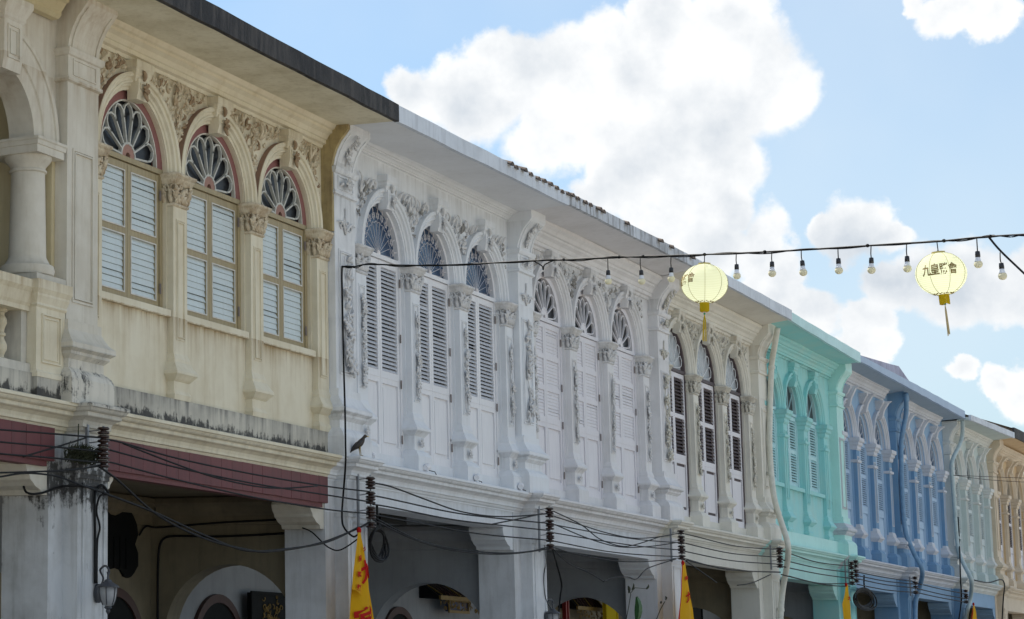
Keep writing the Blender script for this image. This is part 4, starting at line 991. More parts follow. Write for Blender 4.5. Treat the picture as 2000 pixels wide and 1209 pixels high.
# --- cables
def smooth(pts, sub=6):
    P = [Vector(p) for p in pts]; out = []
    for i in range(len(P) - 1):
        p0, p1, p2, p3 = P[max(i - 1, 0)], P[i], P[i + 1], P[min(i + 2, len(P) - 1)]
        for j in range(sub):
            t = j / sub
            out.append(0.5 * ((2 * p1) + (p2 - p0) * t + (2 * p0 - 5 * p1 + 4 * p2 - p3) * t * t + (3 * p1 - p0 - 3 * p2 + p3) * t ** 3))
    out.append(P[-1]); return out
def cable(label, group, pix, y=YR, r=.009, mat=None, cat='cable', name='cable', sub=6):
    pts = [p if isinstance(p, Vector) else on_y(p[0], p[1], p[2] if len(p) > 2 else y) for p in pix]
    o = pts[0].copy(); k = MB(); k.tube([p - o for p in smooth(pts, sub)], r, 5)
    ob = k.build(name, mat or M_cable, None, True, loc=o); ob['label'] = label; ob['category'] = cat
    if group: ob['group'] = group
    return ob
def span(label, lists, r=.009):
    W_ = ('uppermost', 'second', 'third', 'fourth', 'fifth', 'sixth', 'seventh', 'eighth', 'ninth')
    if len(lists) == 2: W_ = ('upper', 'lower')
    for i, l in enumerate(lists): cable(W_[i] + ' ' + label, 'cables slung from rack to rack', l, r=r)
span('black cable crossing the balcony bay towards the leftmost insulator rack', [[(-40, 835), (0, 839), (90, 846), (200, 855)], [(-40, 859), (0, 863), (100, 872), (200, 882)], [(-40, 880), (0, 886), (100, 894), (200, 904)], [(-40, 924), (0, 923), (70, 921), (135, 918), (195, 910)], [(-40, 933), (0, 931), (50, 924), (110, 930), (160, 948), (212, 965)], [(45, 892), (110, 873), (168, 855)]], .0085)
span('black cable slung across the long red board between the first two racks', [[(204, 857), (240, 865), (350, 896), (500, 927), (640, 950), (722, 960)], [(204, 876), (350, 914), (500, 945), (640, 967), (722, 980)], [(204, 900), (240, 909), (350, 938), (500, 972), (640, 995), (722, 1003)], [(240, 866), (340, 905), (430, 935), (530, 953), (620, 949)]], .0085)
span('thick low cable sagging under the long red board', [[(193, 911), (230, 938), (309, 1007), (400, 1052), (480, 1073), (530, 1077), (620, 1062), (690, 1036), (722, 1020)], [(200, 962), (300, 1000), (400, 1046), (480, 1075), (560, 1072), (640, 1058), (700, 1030)]], .011)
span('black cable slung across the white bay between the second and third racks', [[(728, 943), (765, 951), (830, 975), (900, 999), (980, 1009), (1072, 1003)], [(728, 968), (760, 974), (880, 1000), (970, 1012), (1072, 1022)], [(728, 985), (765, 991), (880, 1014), (980, 1026), (1072, 1036)], [(728, 1005), (830, 1024), (940, 1043), (1072, 1055)], [(960, 1024), (1010, 1014), (1060, 1003)], [(730, 1010), (812, 1053), (870, 1069), (930, 1077), (990, 1080), (1040, 1076), (1072, 1068)], [(730, 1016), (815, 1056), (900, 1077), (990, 1082), (1072, 1072)]], .009)
span('black cable slung across the lilac-white bay between the third and fourth racks', [[(1078, 1007), (1140, 1027), (1190, 1042), (1240, 1051), (1290, 1048), (1330, 1040)], [(1078, 1024), (1190, 1045), (1260, 1055), (1330, 1060)], [(1078, 1040), (1180, 1057), (1260, 1068), (1330, 1074)], [(1078, 1056), (1180, 1076), (1260, 1084), (1330, 1087)], [(1078, 1068), (1120, 1081), (1190, 1094), (1250, 1097), (1320, 1092)], [(1080, 998), (1135, 1025), (1170, 1052), (1210, 1066), (1240, 1064), (1290, 1048)], [(1085, 1025), (1150, 1052), (1210, 1068), (1270, 1067), (1325, 1059)], [(1080, 1072), (1110, 1100), (1150, 1118), (1178, 1135)], [(1178, 1136), (1200, 1128), (1225, 1127), (1243, 1131), (1262, 1112), (1290, 1101), (1320, 1092)]], .008)
span('black cable slung across the ivory bay between the fourth and fifth racks', [[(1334, 1042), (1360, 1048), (1440, 1067), (1524, 1073)], [(1334, 1060), (1430, 1081), (1524, 1088)], [(1334, 1076), (1430, 1095), (1524, 1102)], [(1334, 1093), (1430, 1113), (1524, 1117)], [(1340, 1096), (1366, 1114), (1400, 1138)], [(1440, 1143), (1470, 1138), (1505, 1122)], [(1334, 1090), (1420, 1112), (1524, 1118)]], .009)
span('black cable slung across the turquoise bay', [[(1526, 1075), (1545, 1082), (1600, 1099), (1664, 1105)], [(1526, 1093), (1600, 1110), (1664, 1118)], [(1526, 1106), (1600, 1121), (1664, 1130)], [(1526, 1122), (1600, 1139), (1664, 1139)], [(1540, 1125), (1610, 1142), (1660, 1145)]], .010)
span('black cable slung across the nearer blue bay', [[(1674, 1117), (1730, 1128), (1788, 1136)], [(1674, 1130), (1730, 1142), (1788, 1148)], [(1674, 1141), (1730, 1152), (1788, 1157)], [(1674, 1124), (1730, 1135), (1788, 1141)]], .011)
span('black cable slung across the farther blue bay', [[(1790, 1139), (1840, 1151), (1887, 1160)], [(1790, 1149), (1840, 1161), (1887, 1169)], [(1790, 1157), (1840, 1168), (1887, 1176)]], .012)
cable('thin black cable pair end crossing the sage and tan arches, upper', None, [(1862, 928, -1.2), (1930, 931, -1.6), (2010, 934, -2.2)], r=.006)
cable('thin black cable pair end crossing the sage and tan arches, lower', None, [(1862, 928, -1.2), (1930, 937, -1.6), (2010, 942, -2.2)], r=.006)
cable('black cable dropping down the white party pilaster from the lantern line', None, [(692, 521, -.26), (672, 521, -.26), (668, 530, -.26), (669, 600, -.25), (671, 700, -.25), (674, 800, -.34), (675, 868, -.48), (675, 905, -.50), (671, 960, -.34), (668, 1005, -.32), (672, 1030, -.35), (690, 1048, -.42), (703, 1040, -.45)], r=.011)
cable('black cable hanging in a loose loop beside the first yellow flag', None, [(590, 1031, .1), (610, 1040, .0), (640, 1068, -.2), (665, 1074, -.3), (700, 1052, -.45)], r=.008)
for (gx, gy, rx, ry, nn, lb, tilt) in ((741, 1062, 17, 36, 4, 'coil of thick black cable hanging below the rack on the second pier', 6), (1690, 1170, 22, 22, 5, 'round coil of black cable hanging beside the turquoise pier', 3)):
    c0 = on_y(gx, gy, -.42); t = thing('cable_coil', lb, 'cable coil', c0)
    sx = abs(on_y(gx + rx, gy, -.42).x - c0.x); sz = abs(on_y(gx, gy + ry, -.42).z - c0.z)
    for q in range(nn):
        f = 1 - q * .09 + rnd.uniform(-.03, .03); k = MB()
        k.tube([(math.cos(a) * sx * f + tilt * .002 * q, .02 * math.sin(2 * a + q) + q * .012, math.sin(a) * sz * f) for a in [j * math.pi / 14 for j in range(29)]], .0125, 6); k.build('loop', M_cable, t, True)
    k = MB(); k.tube([(-.02, 0, sz * .9), (-.05, .0, sz * 1.5), (-.10, -.02, sz * 2.1)], .014, 6); k.build('lead', M_cable, t, True)
# conduits and black fixings on the mouldy first pier
cable('straight black conduit running down the mouldy left pier', None, [(212, 962, -.30), (200, 948, -.29), (190, 955, -.27), (185, 975, -.27), (186, 1060, -.27), (186, 1140, -.27)], r=.013)
cable('thinner bent black conduit beside the straight one on the left pier', None, [(208, 966, -.30), (196, 968, -.28), (190, 985, -.27), (189, 1003, -.27), (195, 1030, -.27), (190, 1060, -.27), (189, 1140, -.27)], r=.010)
cable('black cable looping over the shoulder of the mouldy left pier', None, [(45, 940, .1), (52, 962, -.05), (80, 963, -.1), (110, 953, -.12), (130, 949, -.2), (160, 949, -.27), (190, 955, -.27)], r=.011)
cable('black cable clipped along the back of the cream arcade', None, [(272, 1045, 2.06), (285, 1028, 2.06)] + [on_x(x, y, 22.775) for x, y in ((306, 1030), (360, 1026), (440, 1020), (520, 1016), (580, 1012))], r=.012)
cable('bundle of black cables bent down the corner of the cream arcade', None, [on_x(x, y, 22.77) for x, y in ((580, 1040), (500, 1045), (420, 1048), (345, 1047), (322, 1051), (312, 1066), (309, 1100), (308, 1150), (308, 1215))], r=.014)
cable('black cable running down the right side of the third pier', None, [(1078, 1070, -.4), (1087, 1100, -.25), (1097, 1140, -.2), (1094, 1170, -.2), (1090, 1215, -.2)], r=.012)
cable('thin wire trailing down the white face of the third pier', None, [(1064, 1065, -.27), (1066, 1100, -.265), (1062, 1125, -.265), (1064, 1160, -.265), (1071, 1183, -.265)], r=.006)
cable('black cable hanging down before the sage shophouse beside its downpipe', None, [(1871, 1010, -.3), (1874, 1060, -.3), (1876, 1130, -.5), (1878, 1170, -.35), (1872, 1215, -.3)], r=.016)
cable('black cable draped over the cornice below the tan shophouse', None, [(1903, 1133, -.5), (1930, 1138, -.5), (1955, 1132, -.5), (1962, 1142, -.5), (1960, 1165, -.35), (1957, 1215, -.3)], r=.016)

# --- downpipes
def pipe(label, mat, pix, r, brackets):
    pts = [on_y(*p) for p in pix]; o = pts[-1].copy(); o.z = 0
    t = thing('downpipe', label, 'downpipe', o)
    k = MB(); k.tube([p - o for p in smooth(pts, 5)], r, 14); k.build('pipe', mat, t, True)
    for (px, py, y) in brackets:
        c = on_y(px, py, y) - o; k = MB(); k.lathe((c.x, c.y, c.z), [(r + .001, -.03), (r + .009, -.028), (r + .009, .028), (r + .001, .03)], 14); k.build('collar', mat, t)
    return t
pipe('ivory plastic downpipe snaking between the ivory and turquoise shophouses', M_pipe_i, [(1519, 640, -.5), (1513, 675, -.42), (1507, 715, -.30), (1504, 800, -.26), (1503, 858, -.26), (1505, 905, -.26), (1512, 971, -.34), (1526, 1020, -.42), (1539, 1064, -.56), (1537, 1105, -.48), (1529, 1150, -.36), (1525, 1195, -.32), (1524, 1240, -.32)], .048, [(1507, 718, -.30), (1505, 925, -.26), (1525, 1191, -.32)])
pipe('blue painted downpipe between the two blue shophouses', M_pipe_b, [(1769, 768, -.45), (1770, 805, -.40), (1762, 850, -.30), (1760, 880, -.26), (1762, 960, -.26), (1768, 1035, -.28), (1785, 1080, -.42), (1801, 1113, -.55), (1797, 1145, -.42), (1788, 1178, -.32), (1788, 1240, -.32)], .048, [(1761, 872, -.26), (1766, 1015, -.27)])
pipe('sage painted downpipe between the farther blue and the sage shophouses', M_pipe_g, [(1880, 820, -.5), (1878, 858, -.42), (1860, 900, -.28), (1860, 930, -.26), (1864, 985, -.26), (1871, 1070, -.28), (1884, 1105, -.42), (1897, 1133, -.55), (1896, 1165, -.4), (1888, 1200, -.32), (1887, 1240, -.32)], .045, [(1860, 915, -.26), (1869, 1050, -.27)])

# --- text helper: lettering as flat mesh points
def text_polys(txt, size=1.0, bold=0.0):
    cu = bpy.data.curves.new('t', 'FONT'); cu.body = txt; cu.size = size; cu.align_x = 'CENTER'; cu.align_y = 'CENTER'; cu.resolution_u = 3; cu.offset = bold * size
    o = bpy.data.objects.new('t', cu); COL.objects.link(o); dg = bpy.context.evaluated_depsgraph_get(); dg.update()
    me = bpy.data.meshes.new_from_object(o.evaluated_get(dg))
    v = [p.co[:2] for p in me.vertices]; f = [tuple(p.vertices) for p in me.polygons]
    bpy.data.objects.remove(o); bpy.data.curves.remove(cu); bpy.data.meshes.remove(me)
    return v, f

# --- string of bulbs and lanterns
def dep(px): return 1 / (0.0417 + (px - 668) * 0.0000118)
LINE = [(668, 520), (690, 521), (720, 516), (790, 518), (860, 518), (950, 514), (1040, 509), (1110, 507), (1187, 503), (1280, 500), (1376, 497), (1470, 493), (1565, 488), (1660, 482), (1750, 476), (1834, 471), (1905, 464), (1960, 460), (2010, 457), (2120, 449)]
pts = [at_depth(x, y, dep(x)) for x, y in LINE]
t = thing('light_string', 'twisted black cable carrying bulbs and lanterns across the street', 'string light cable', pts[0])
sm = smooth(pts, 8)
k = MB(); k.tube([p - pts[0] for p in sm], .0075, 5); k.build('carrier_wire', M_cable, t, True)
for ph in (0, 2.4):
    k = MB(); k.tube([p - pts[0] + Vector((0, .006 * math.cos(i * .33 + ph), .013 * math.sin(i * .47 + ph) * (0.5 + .5 * math.sin(i * .09 + ph)) - .004)) for i, p in enumerate(sm)], .0055, 5); k.build('supply_wire', M_cable, t, True)
for q in (1055, 1160, 1210, 1330, 1445, 1640, 1790, 1880):
    c = at_depth(q, 0, dep(q)); i = min(range(len(sm)), key=lambda j: abs((sm[j] - CAM).normalized().dot(Vector((0, 0, 0))) + (sm[j] - c).x ** 2 + (sm[j] - c).y ** 2)); cc = sm[i] - pts[0]
    k = MB(); k.ball(cc, .016, 6, 4, (1.6, 1, 1)); k.build('cable_tie', M_cable, t, True)
br = [at_depth(1932, 464, dep(1932)), at_depth(1955, 491, dep(1955)), at_depth(2000, 534, dep(2000)), at_depth(2080, 610, dep(2080))]
k = MB(); k.tube([p - br[0] for p in smooth(br, 5)], .0085, 5); o = k.build('cable', M_cable, None, True, loc=br[0]); o['label'] = 'short black branch cable dropping off the light string at the right edge'; o['category'] = 'cable'
br = [at_depth(1040, 509, dep(1040)), at_depth(1058, 519, dep(1058)), at_depth(1061, 527, dep(1061)), at_depth(1064, 517, dep(1064)), at_depth(1085, 507, dep(1085))]
k = MB(); k.tube([p - br[0] for p in smooth(br, 5)], .006, 5); o = k.build('cable', M_cable, None, True, loc=br[0]); o['label'] = 'small slack loop of wire on the light string above the lilac-white arches'; o['category'] = 'cable'
def bulb_glass():
    if 'bg' in MATS: return MATS['bg']
    m, t_, b = principled('frosted_bulb_glass', (0.84, 0.80, 0.62), 0.55)
    b.inputs['Subsurface Weight'].default_value = 0.0
    tr = N(t_, 'ShaderNodeBsdfTranslucent'); tr.inputs['Color'].default_value = (0.9, 0.88, 0.74, 1)
    ms = N(t_, 'ShaderNodeMixShader', inp={0: .4}); L(t_, b.outputs[0], ms.inputs[1]); L(t_, tr.outputs[0], ms.inputs[2]); L(t_, ms.outputs[0], t_.nodes['Material Output'].inputs['Surface'])
    MATS['bg'] = m; return m
M_bcollar = plain('white_bulb_collar', (0.72, 0.74, 0.8), .3)
M_sock = plain('black_bulb_socket', (0.018, 0.018, 0.022), .4)
bl = [(1187, 503, 540), (1252, 502, 540), (1310, 499, 535), (1438, 494, 529), (1507, 490, 524), (1567, 488, 522), (1637, 483, 518), (1701, 479, 517), (1771, 475, 514), (1909, 464, 505), (1956, 492, 528)]
where = ['leftmost bulb on the string, above the lilac-white arches', 'second bulb from the left on the string', 'bulb hanging just left of the left lantern', 'bulb hanging just right of the left lantern',
         'second bulb to the right of the left lantern', 'third bulb to the right of the left lantern', 'third bulb to the left of the right lantern, against the clouds', 'second bulb to the left of the right lantern',
         'bulb hanging just left of the right lantern', 'bulb hanging just right of the right lantern', 'rightmost bulb, hanging from the branch cable']
for (x, yt, yb), lb in zip(bl, where):
    d = dep(x); top = at_depth(x, yt, d); mid = at_depth(x + 1, yb, d)
    t = thing('hanging_bulb', 'white ' + lb if not lb.startswith('white') else lb, 'light bulb', mid, 'bulbs on the light string', rot=(0, rnd.uniform(-.05, .05), rnd.uniform(0, 3)))
    k = MB(); k.tube([(0, 0, top.z - mid.z), (.004, 0, (top.z - mid.z) * .6), (0, 0, .05)], .0045, 5); k.build('cord', M_cable, t, True)
    k = MB(); k.lathe((0, 0, 0), [(.006, .062), (.017, .058), (.019, .03), (.019, .012), (.0, .012)], 12); k.build('socket', M_sock, t, True)
    k = MB(); k.lathe((0, 0, 0), [(.0, .014), (.0165, .014), (.0185, -.004), (.022, -.016), (.026, -.026)], 14); k.build('collar', M_bcollar, t, True)
    k = MB(); k.lathe((0, 0, -.046), [(.0255, .021), (.031, .010), (.0325, 0), (.030, -.012), (.023, -.023), (.012, -.030), (.0, -.032)], 16); k.build('globe', bulb_glass(), t, True)

def lantern_mat():
    m, t_, b = principled('yellow_lantern_silk', (0.80, 0.82, 0.50), .6)
    tcn = N(t_, 'ShaderNodeTexCoord'); sp = N(t_, 'ShaderNodeSeparateXYZ'); L(t_, tcn.outputs['Object'], sp.inputs[0])
    w = mth(t_, 'SINE', mth(t_, 'MULTIPLY', sp.outputs[2], 420.0)); r1 = N(t_, 'ShaderNodeMapRange', inp={1: .72, 2: 1.0, 3: 0.0, 4: .55}); L(t_, w, r1.inputs[0])
    mx = N(t_, 'ShaderNodeMix', data_type='RGBA'); mx.inputs[6].default_value = (0.93, 0.95, 0.80, 1); mx.inputs[7].default_value = (0.66, 0.70, 0.44, 1); L(t_, r1.outputs[0], mx.inputs[0])
    L(t_, mx.outputs[2], b.inputs['Base Color']); tr = N(t_, 'ShaderNodeBsdfTranslucent'); L(t_, mx.outputs[2], tr.inputs['Color'])
    ms = N(t_, 'ShaderNodeMixShader', inp={0: .88}); L(t_, b.outputs[0], ms.inputs[1]); L(t_, tr.outputs[0], ms.inputs[2]); L(t_, ms.outputs[0], t_.nodes['Material Output'].inputs['Surface'])
    return m
M_lant = lantern_mat(); M_yel = cloth('yellow_fringe', (0.75, 0.58, 0.02), .4); M_brass = plain('dull_brass_card', (0.50, 0.42, 0.16), .5, .2); M_ink = plain('brown_gold_ink', (0.20, 0.13, 0.02), .6); M_line = plain('dark_gold_seam', (0.30, 0.26, 0.04), .6)
M_pale = cloth('pale_straw_tassel', (0.62, 0.52, 0.30), .3); M_green = plain('green_bead', (0.03, 0.30, 0.16), .3)
M_glow = bpy.data.materials.new('added_lantern_glow'); M_glow.use_nodes = True  # glow added inside the lanterns, where sunlight through the shade would do it
_b = M_glow.node_tree.nodes['Principled BSDF']; _b.inputs['Emission Color'].default_value = (1.0, 0.93, 0.74, 1); _b.inputs['Emission Strength'].default_value = 4.0
def lantern(px, py, ptop, rx, rz, face, tilt, label, variant):
    d = dep(px); c = at_depth(px, py, d); top = at_depth(px, ptop, d)
    t = thing('paper_lantern', label, 'lantern', c, 'lanterns on the light string', rot=(tilt, tilt * .6, 0))
    k = MB(); nr = 24; ns = 40; v = []; f = []
    A0 = .235                                           # polar opening
    for i in range(nr * 2 + 1):
        ph = lerp(A0, math.pi - A0, i / (nr * 2)); bulge = 1 - (0.0 if i % 2 == 0 else 0.009)
        for j in range(ns):
            th = 2 * math.pi * j / ns; v.append((rx * math.sin(ph) * math.cos(th) * bulge, rx * math.sin(ph) * math.sin(th) * bulge, rz * math.cos(ph)))
    for i in range(nr * 2):
        for j in range(ns): f.append((i * ns + j, i * ns + (j + 1) % ns, (i + 1) * ns + (j + 1) % ns, (i + 1) * ns + j))
    k.add(v, f); k.build('shade', M_lant, t, True)
    for q in range(8):
        th = face + math.pi / 8 + q * math.pi / 4
        k = MB(); k.tube([((rx + .001) * math.sin(p) * math.cos(th), (rx + .001) * math.sin(p) * math.sin(th), (rz + .001) * math.cos(p)) for p in [lerp(A0, math.pi - A0, j / 20) for j in range(21)]], .0018, 4); k.build('seam', M_line, t)
    rr = rx * math.sin(A0); zt = rz * math.cos(A0)
    k = MB(); k.lathe((0, 0, 0), [(rr + .006, zt - .005), (rr + .006, zt + .012), (rr - .002, zt + .013), (rr - .002, zt - .005)], 20); k.build('top_ring', M_brass, t)
    k = MB(); k.tube([(0, 0, zt), (0, 0, top.z - c.z)], .004, 5); k.tube([(-rr, 0, zt + .01), (0, 0, zt + .03), (rr, 0, zt + .01)], .003, 5); k.build('hanger', M_cable, t)
    k = MB()
    for q in range(26):                                  # printed cloud band round the foot
        th = q * 2 * math.pi / 26; p = math.pi - A0 - .10 - (.05 if q % 2 else 0)
        k.ball(((rx + .001) * math.sin(p) * math.cos(th), (rx + .001) * math.sin(p) * math.sin(th), rz * math.cos(p)), .009, 5, 4, (1, 1, .5))
    k.build('foot_band', M_ink, t)
    k = MB()
    n = 30
    for q in range(n):
        th = q * 2 * math.pi / n
        if variant and 0.2 < (th + 1.2) % (2 * math.pi) < 1.2: continue
        x, y = rr * .8 * math.cos(th), rr * .8 * math.sin(th); k.tube([(x, y, -zt + .004), (x * 1.02, y * 1.02, -zt - .04), (x * 1.0, y, -zt - .075 - rnd.uniform(0, .008))], .0042, 4)
    k.lathe((0, 0, 0), [(rr * .86, -zt + .008), (rr * .86, -zt - .012), (rr * .7, -zt - .012), (rr * .7, -zt + .008)], 16)
    k.build('fringe', M_yel, t)
    z1 = -zt - (.10 if not variant else .075)
    k = MB(); k.ball((0, 0, z1), .010, 7, 5); k.build('bead', M_green, t, True)
    k = MB(); k.tube([(0, 0, -zt), (0, 0, z1)], .0018, 4)
    L_ = .24 if not variant else .25
    for q in range(14 if not variant else 6):
        th = q * .9; w = .012 if not variant else .006; k.tube([(0, 0, z1 - .01), (w * .8 * math.cos(th), w * .8 * math.sin(th), z1 - .06), (w * 1.3 * math.cos(th), w * 1.3 * math.sin(th), z1 - L_ + rnd.uniform(-.015, .01))], .0034, 4)
    k.build('tassel', M_yel if not variant else M_pale, t)
    k = MB(); bx, bz = (.035, -.055) if not variant else (-.03, -.03); k.ball((bx, -.02, bz), .028, 12, 8, (1, 1, 1.2)); k.build('lamp', M_glow, t, True)  # added glowing ball that brightens the shade from within
    # lettering round the shade
    chars = '九皇勝會'; 
    for side in (0, math.pi):
        for q, ch in enumerate(chars):
            tv, tf = text_polys(ch, .088, .022); off = (q - 1.5) * .068
            vv = []
            for (a, b) in tv:
                zz = b * 1.12 + .012 + off * (.0 if variant else .15); th = face + side + (off + a * .82) / rx
                s_ = math.sqrt(max(0.01, 1 - (zz / rz) ** 2)); vv.append(((rx + .0022) * s_ * math.cos(th), (rx + .0022) * s_ * math.sin(th), zz))
            k = MB(); k.add(vv, tf); k.build('character', M_ink, t)
    return t
fa = math.atan2(-10 + 6.71, 0 - 19.76)
lantern(1376, 554, 497, .196, .180, math.atan2(-5.4, -20.9) - 1.15, .03, 'pale yellow lantern with yellow tassel hanging in front of the ivory shophouse', False)
lantern(1838, 535, 471, .190, .176, fa - .05, -.06, 'pale yellow lantern with brown characters hanging against the open sky', True)

# --- festival flags hanging from the racks
M_flag = cloth('yellow_flag_cloth', (0.78, 0.42, 0.01), .3); M_fred = cloth('red_flag_print', (0.50, 0.015, 0.012), .25)
def flag(outline_l, outline_r, y, label, fold, hem=False, chars=None, into=None):
    top = on_y(outline_l[0][0], outline_l[0][1], y)
    if into is None: t = thing('flag', label, 'flag', top, 'yellow festival flags')
    else: t = into; top = into.location.copy()
    def edge(o, s):
        n = len(o) - 1; u = s * n; i = min(int(u), n - 1); f_ = u - i; return (lerp(o[i][0], o[i + 1][0], f_), lerp(o[i][1], o[i + 1][1], f_))
    def P(u, s, lift=0):
        a, b = edge(outline_l, s), edge(outline_r, s); x, yy = lerp(a[0], b[0], u), lerp(a[1], b[1], u)
        p = on_y(x, yy, y); amp = fold * min(1, s * 2.2)
        p.y += amp * math.sin(u * 7.5 + s * 1.6) + amp * .2 * math.sin(u * 15 + 1) - lift
        return p - top
    k = MB(); nu, nv = 28, 30
    k.add([tuple(P(i / nu, j / nv)) for j in range(nv + 1) for i in range(nu + 1)], [(j * (nu + 1) + i, j * (nu + 1) + i + 1, (j + 1) * (nu + 1) + i + 1, (j + 1) * (nu + 1) + i) for j in range(nv) for i in range(nu)])
    k.build('cloth' if into is None else 'folded_corner', M_flag, t, True)
    if hem:
        k = MB(); k.add([tuple(P(-.30 + .34 * i / 3, j / nv, .004)) for j in range(nv + 1) for i in range(4)], [(j * 4 + i, j * 4 + i + 1, (j + 1) * 4 + i + 1, (j + 1) * 4 + i) for j in range(nv) for i in range(3)]); k.build('red_hem', M_fred, t, True)
    if into is None: k = MB(); k.ball((0.015, 0, 0), .035, 8, 5, (1, .7, 1.1)); k.build('knot', M_fred, t, True)
    for (ch, u0, s0, su, ss, rot) in (chars or []):
        tv, tf = text_polys(ch, 1.0, .03); vv = []
        for (a, b) in tv:
            ca, sa = math.cos(rot), math.sin(rot); aa, bb = a * ca - b * sa, a * sa + b * ca
            vv.append(tuple(P(u0 + aa * su, s0 - bb * ss, .02)))
        k = MB(); k.add(vv, tf); k.build('character', M_fred, t)
    return t, P
first_flag, _ = flag([(700, 1036), (698, 1080), (694, 1140), (692, 1180), (690, 1240), (686, 1330)], [(704, 1036), (712, 1070), (722, 1120), (729, 1165), (738, 1230), (746, 1330)], -.50, 'yellow flag with big red character on the second pier, nearest the camera', .045,
     chars=[('九', .60, .36, .62, .17, .12), ('大', .62, .19, .3, .045, 0), ('宮', .45, .72, .7, .15, .1)])
flag([(699, 1040), (695, 1080), (691, 1120), (689, 1147), (689, 1150)], [(704, 1040), (705, 1080), (707, 1120), (708, 1155), (709, 1163)], -.54, '', .008, into=first_flag,
     chars=[('皇', .55, .32, .5, .08, .2), ('聖', .5, .52, .5, .08, 0), ('誕', .5, .72, .5, .08, 0), ('辰', .4, .88, .45, .07, .1)])
flag([(1333, 1099), (1332, 1150), (1330, 1200), (1327, 1260)], [(1338, 1099), (1346, 1140), (1355, 1190), (1362, 1260)], -.50, 'yellow flag with red hem and red character below the fourth rack', .02, True, [('九', .6, .48, .6, .14, .1), ('皇', .5, .22, .4, .06, 0)])
flag([(1652, 1142), (1650, 1165), (1648, 1180), (1652, 1215), (1654, 1240)], [(1656, 1142), (1660, 1165), (1664, 1190), (1665, 1215), (1665, 1240)], -.50, 'small bundled yellow flag hanging on the turquoise pier', .03, False, [('九', .6, .3, .5, .1, 0)])
flag([(1901, 1180), (1900, 1195), (1897, 1225), (1895, 1250)], [(1903, 1180), (1907, 1195), (1912, 1225), (1914, 1250)], -.50, 'distant yellow flag with red edge below the sage shophouse', .03, True)

# --- myna perched on the cornice
def bird():
    base = on_y(703, 881, -.40); base.z = 3.714
    t = thing('myna_bird', 'dark brown myna bird perched on the white pier cornice', 'bird', base, rot=(0, 0, R(-48)))
    sc = .94
    spine = [(-.135, .012, .004), (-.10, .045, .010), (-.07, .070, .016), (-.045, .095, .030), (-.015, .120, .038), (.015, .150, .038), (.035, .175, .030), (.045, .195, .024), (.055, .212, .025), (.066, .222, .022), (.080, .222, .013), (.088, .220, .006)]
    k = MB(); n = 12; v = []; f = []
    for (x, z, r) in spine:
        for j in range(n):
            a = 2 * math.pi * j / n; nx, nz = (-.6, .8) if x < .05 else (-.1, 1)
            v.append(((x + nx * r * math.sin(a)) * sc, r * (.85 if x > -.08 else 1.0) * math.cos(a) * sc, (z + .01 + nz * r * math.sin(a)) * sc))
    for i in range(len(spine) - 1):
        for j in range(n): f.append((i * n + j, i * n + (j + 1) % n, (i + 1) * n + (j + 1) % n, (i + 1) * n + j))
    f.append(tuple(range(n))); f.append(tuple(range(len(v) - n, len(v))))
    k.add(v, f); k.build('body', plain('dark_brown_feathers', (0.035, 0.026, 0.022), .6, 0, .4, 60), t, True)
    k = MB(); k.tube([(.082 * sc, 0, .232 * sc), (.098 * sc, 0, .229 * sc), (.112 * sc, 0, .224 * sc)], [.007, .005, .001], 6); k.build('beak', plain('yellow_beak', (0.6, 0.4, 0.05), .4), t, True)
    for s_ in (-1, 1):
        k = MB(); k.tube([(-.105, s_ * .012, .055), (-.06, s_ * .033, .095), (-.02, s_ * .037, .135), (.015, s_ * .030, .165)], [.004, .018, .024, .012], 7, .45); k.build('wing', plain('black_brown_wing', (0.022, 0.018, 0.017), .55), t, True)
        k = MB(); k.tube([(-.005, s_ * .016, .105), (-.002, s_ * .017, .07), (.004, s_ * .018, .028), (.006, s_ * .018, .004)], [.010, .005, .0035, .0035], 5)
        for q in (-.5, 0, .5, math.pi): k.tube([(.006, s_ * .018, .006), (.006 + .024 * math.cos(q), s_ * .018 + .024 * math.sin(q), .002)], .003, 4)
        k.build('leg', plain('yellowish_legs', (0.28, 0.2, 0.06), .5), t, True)
        k = MB(); k.ball((.066 * sc, s_ * .019, .237 * sc), .005, 6, 4); k.build('eye', M_gold, t, True)
bird()

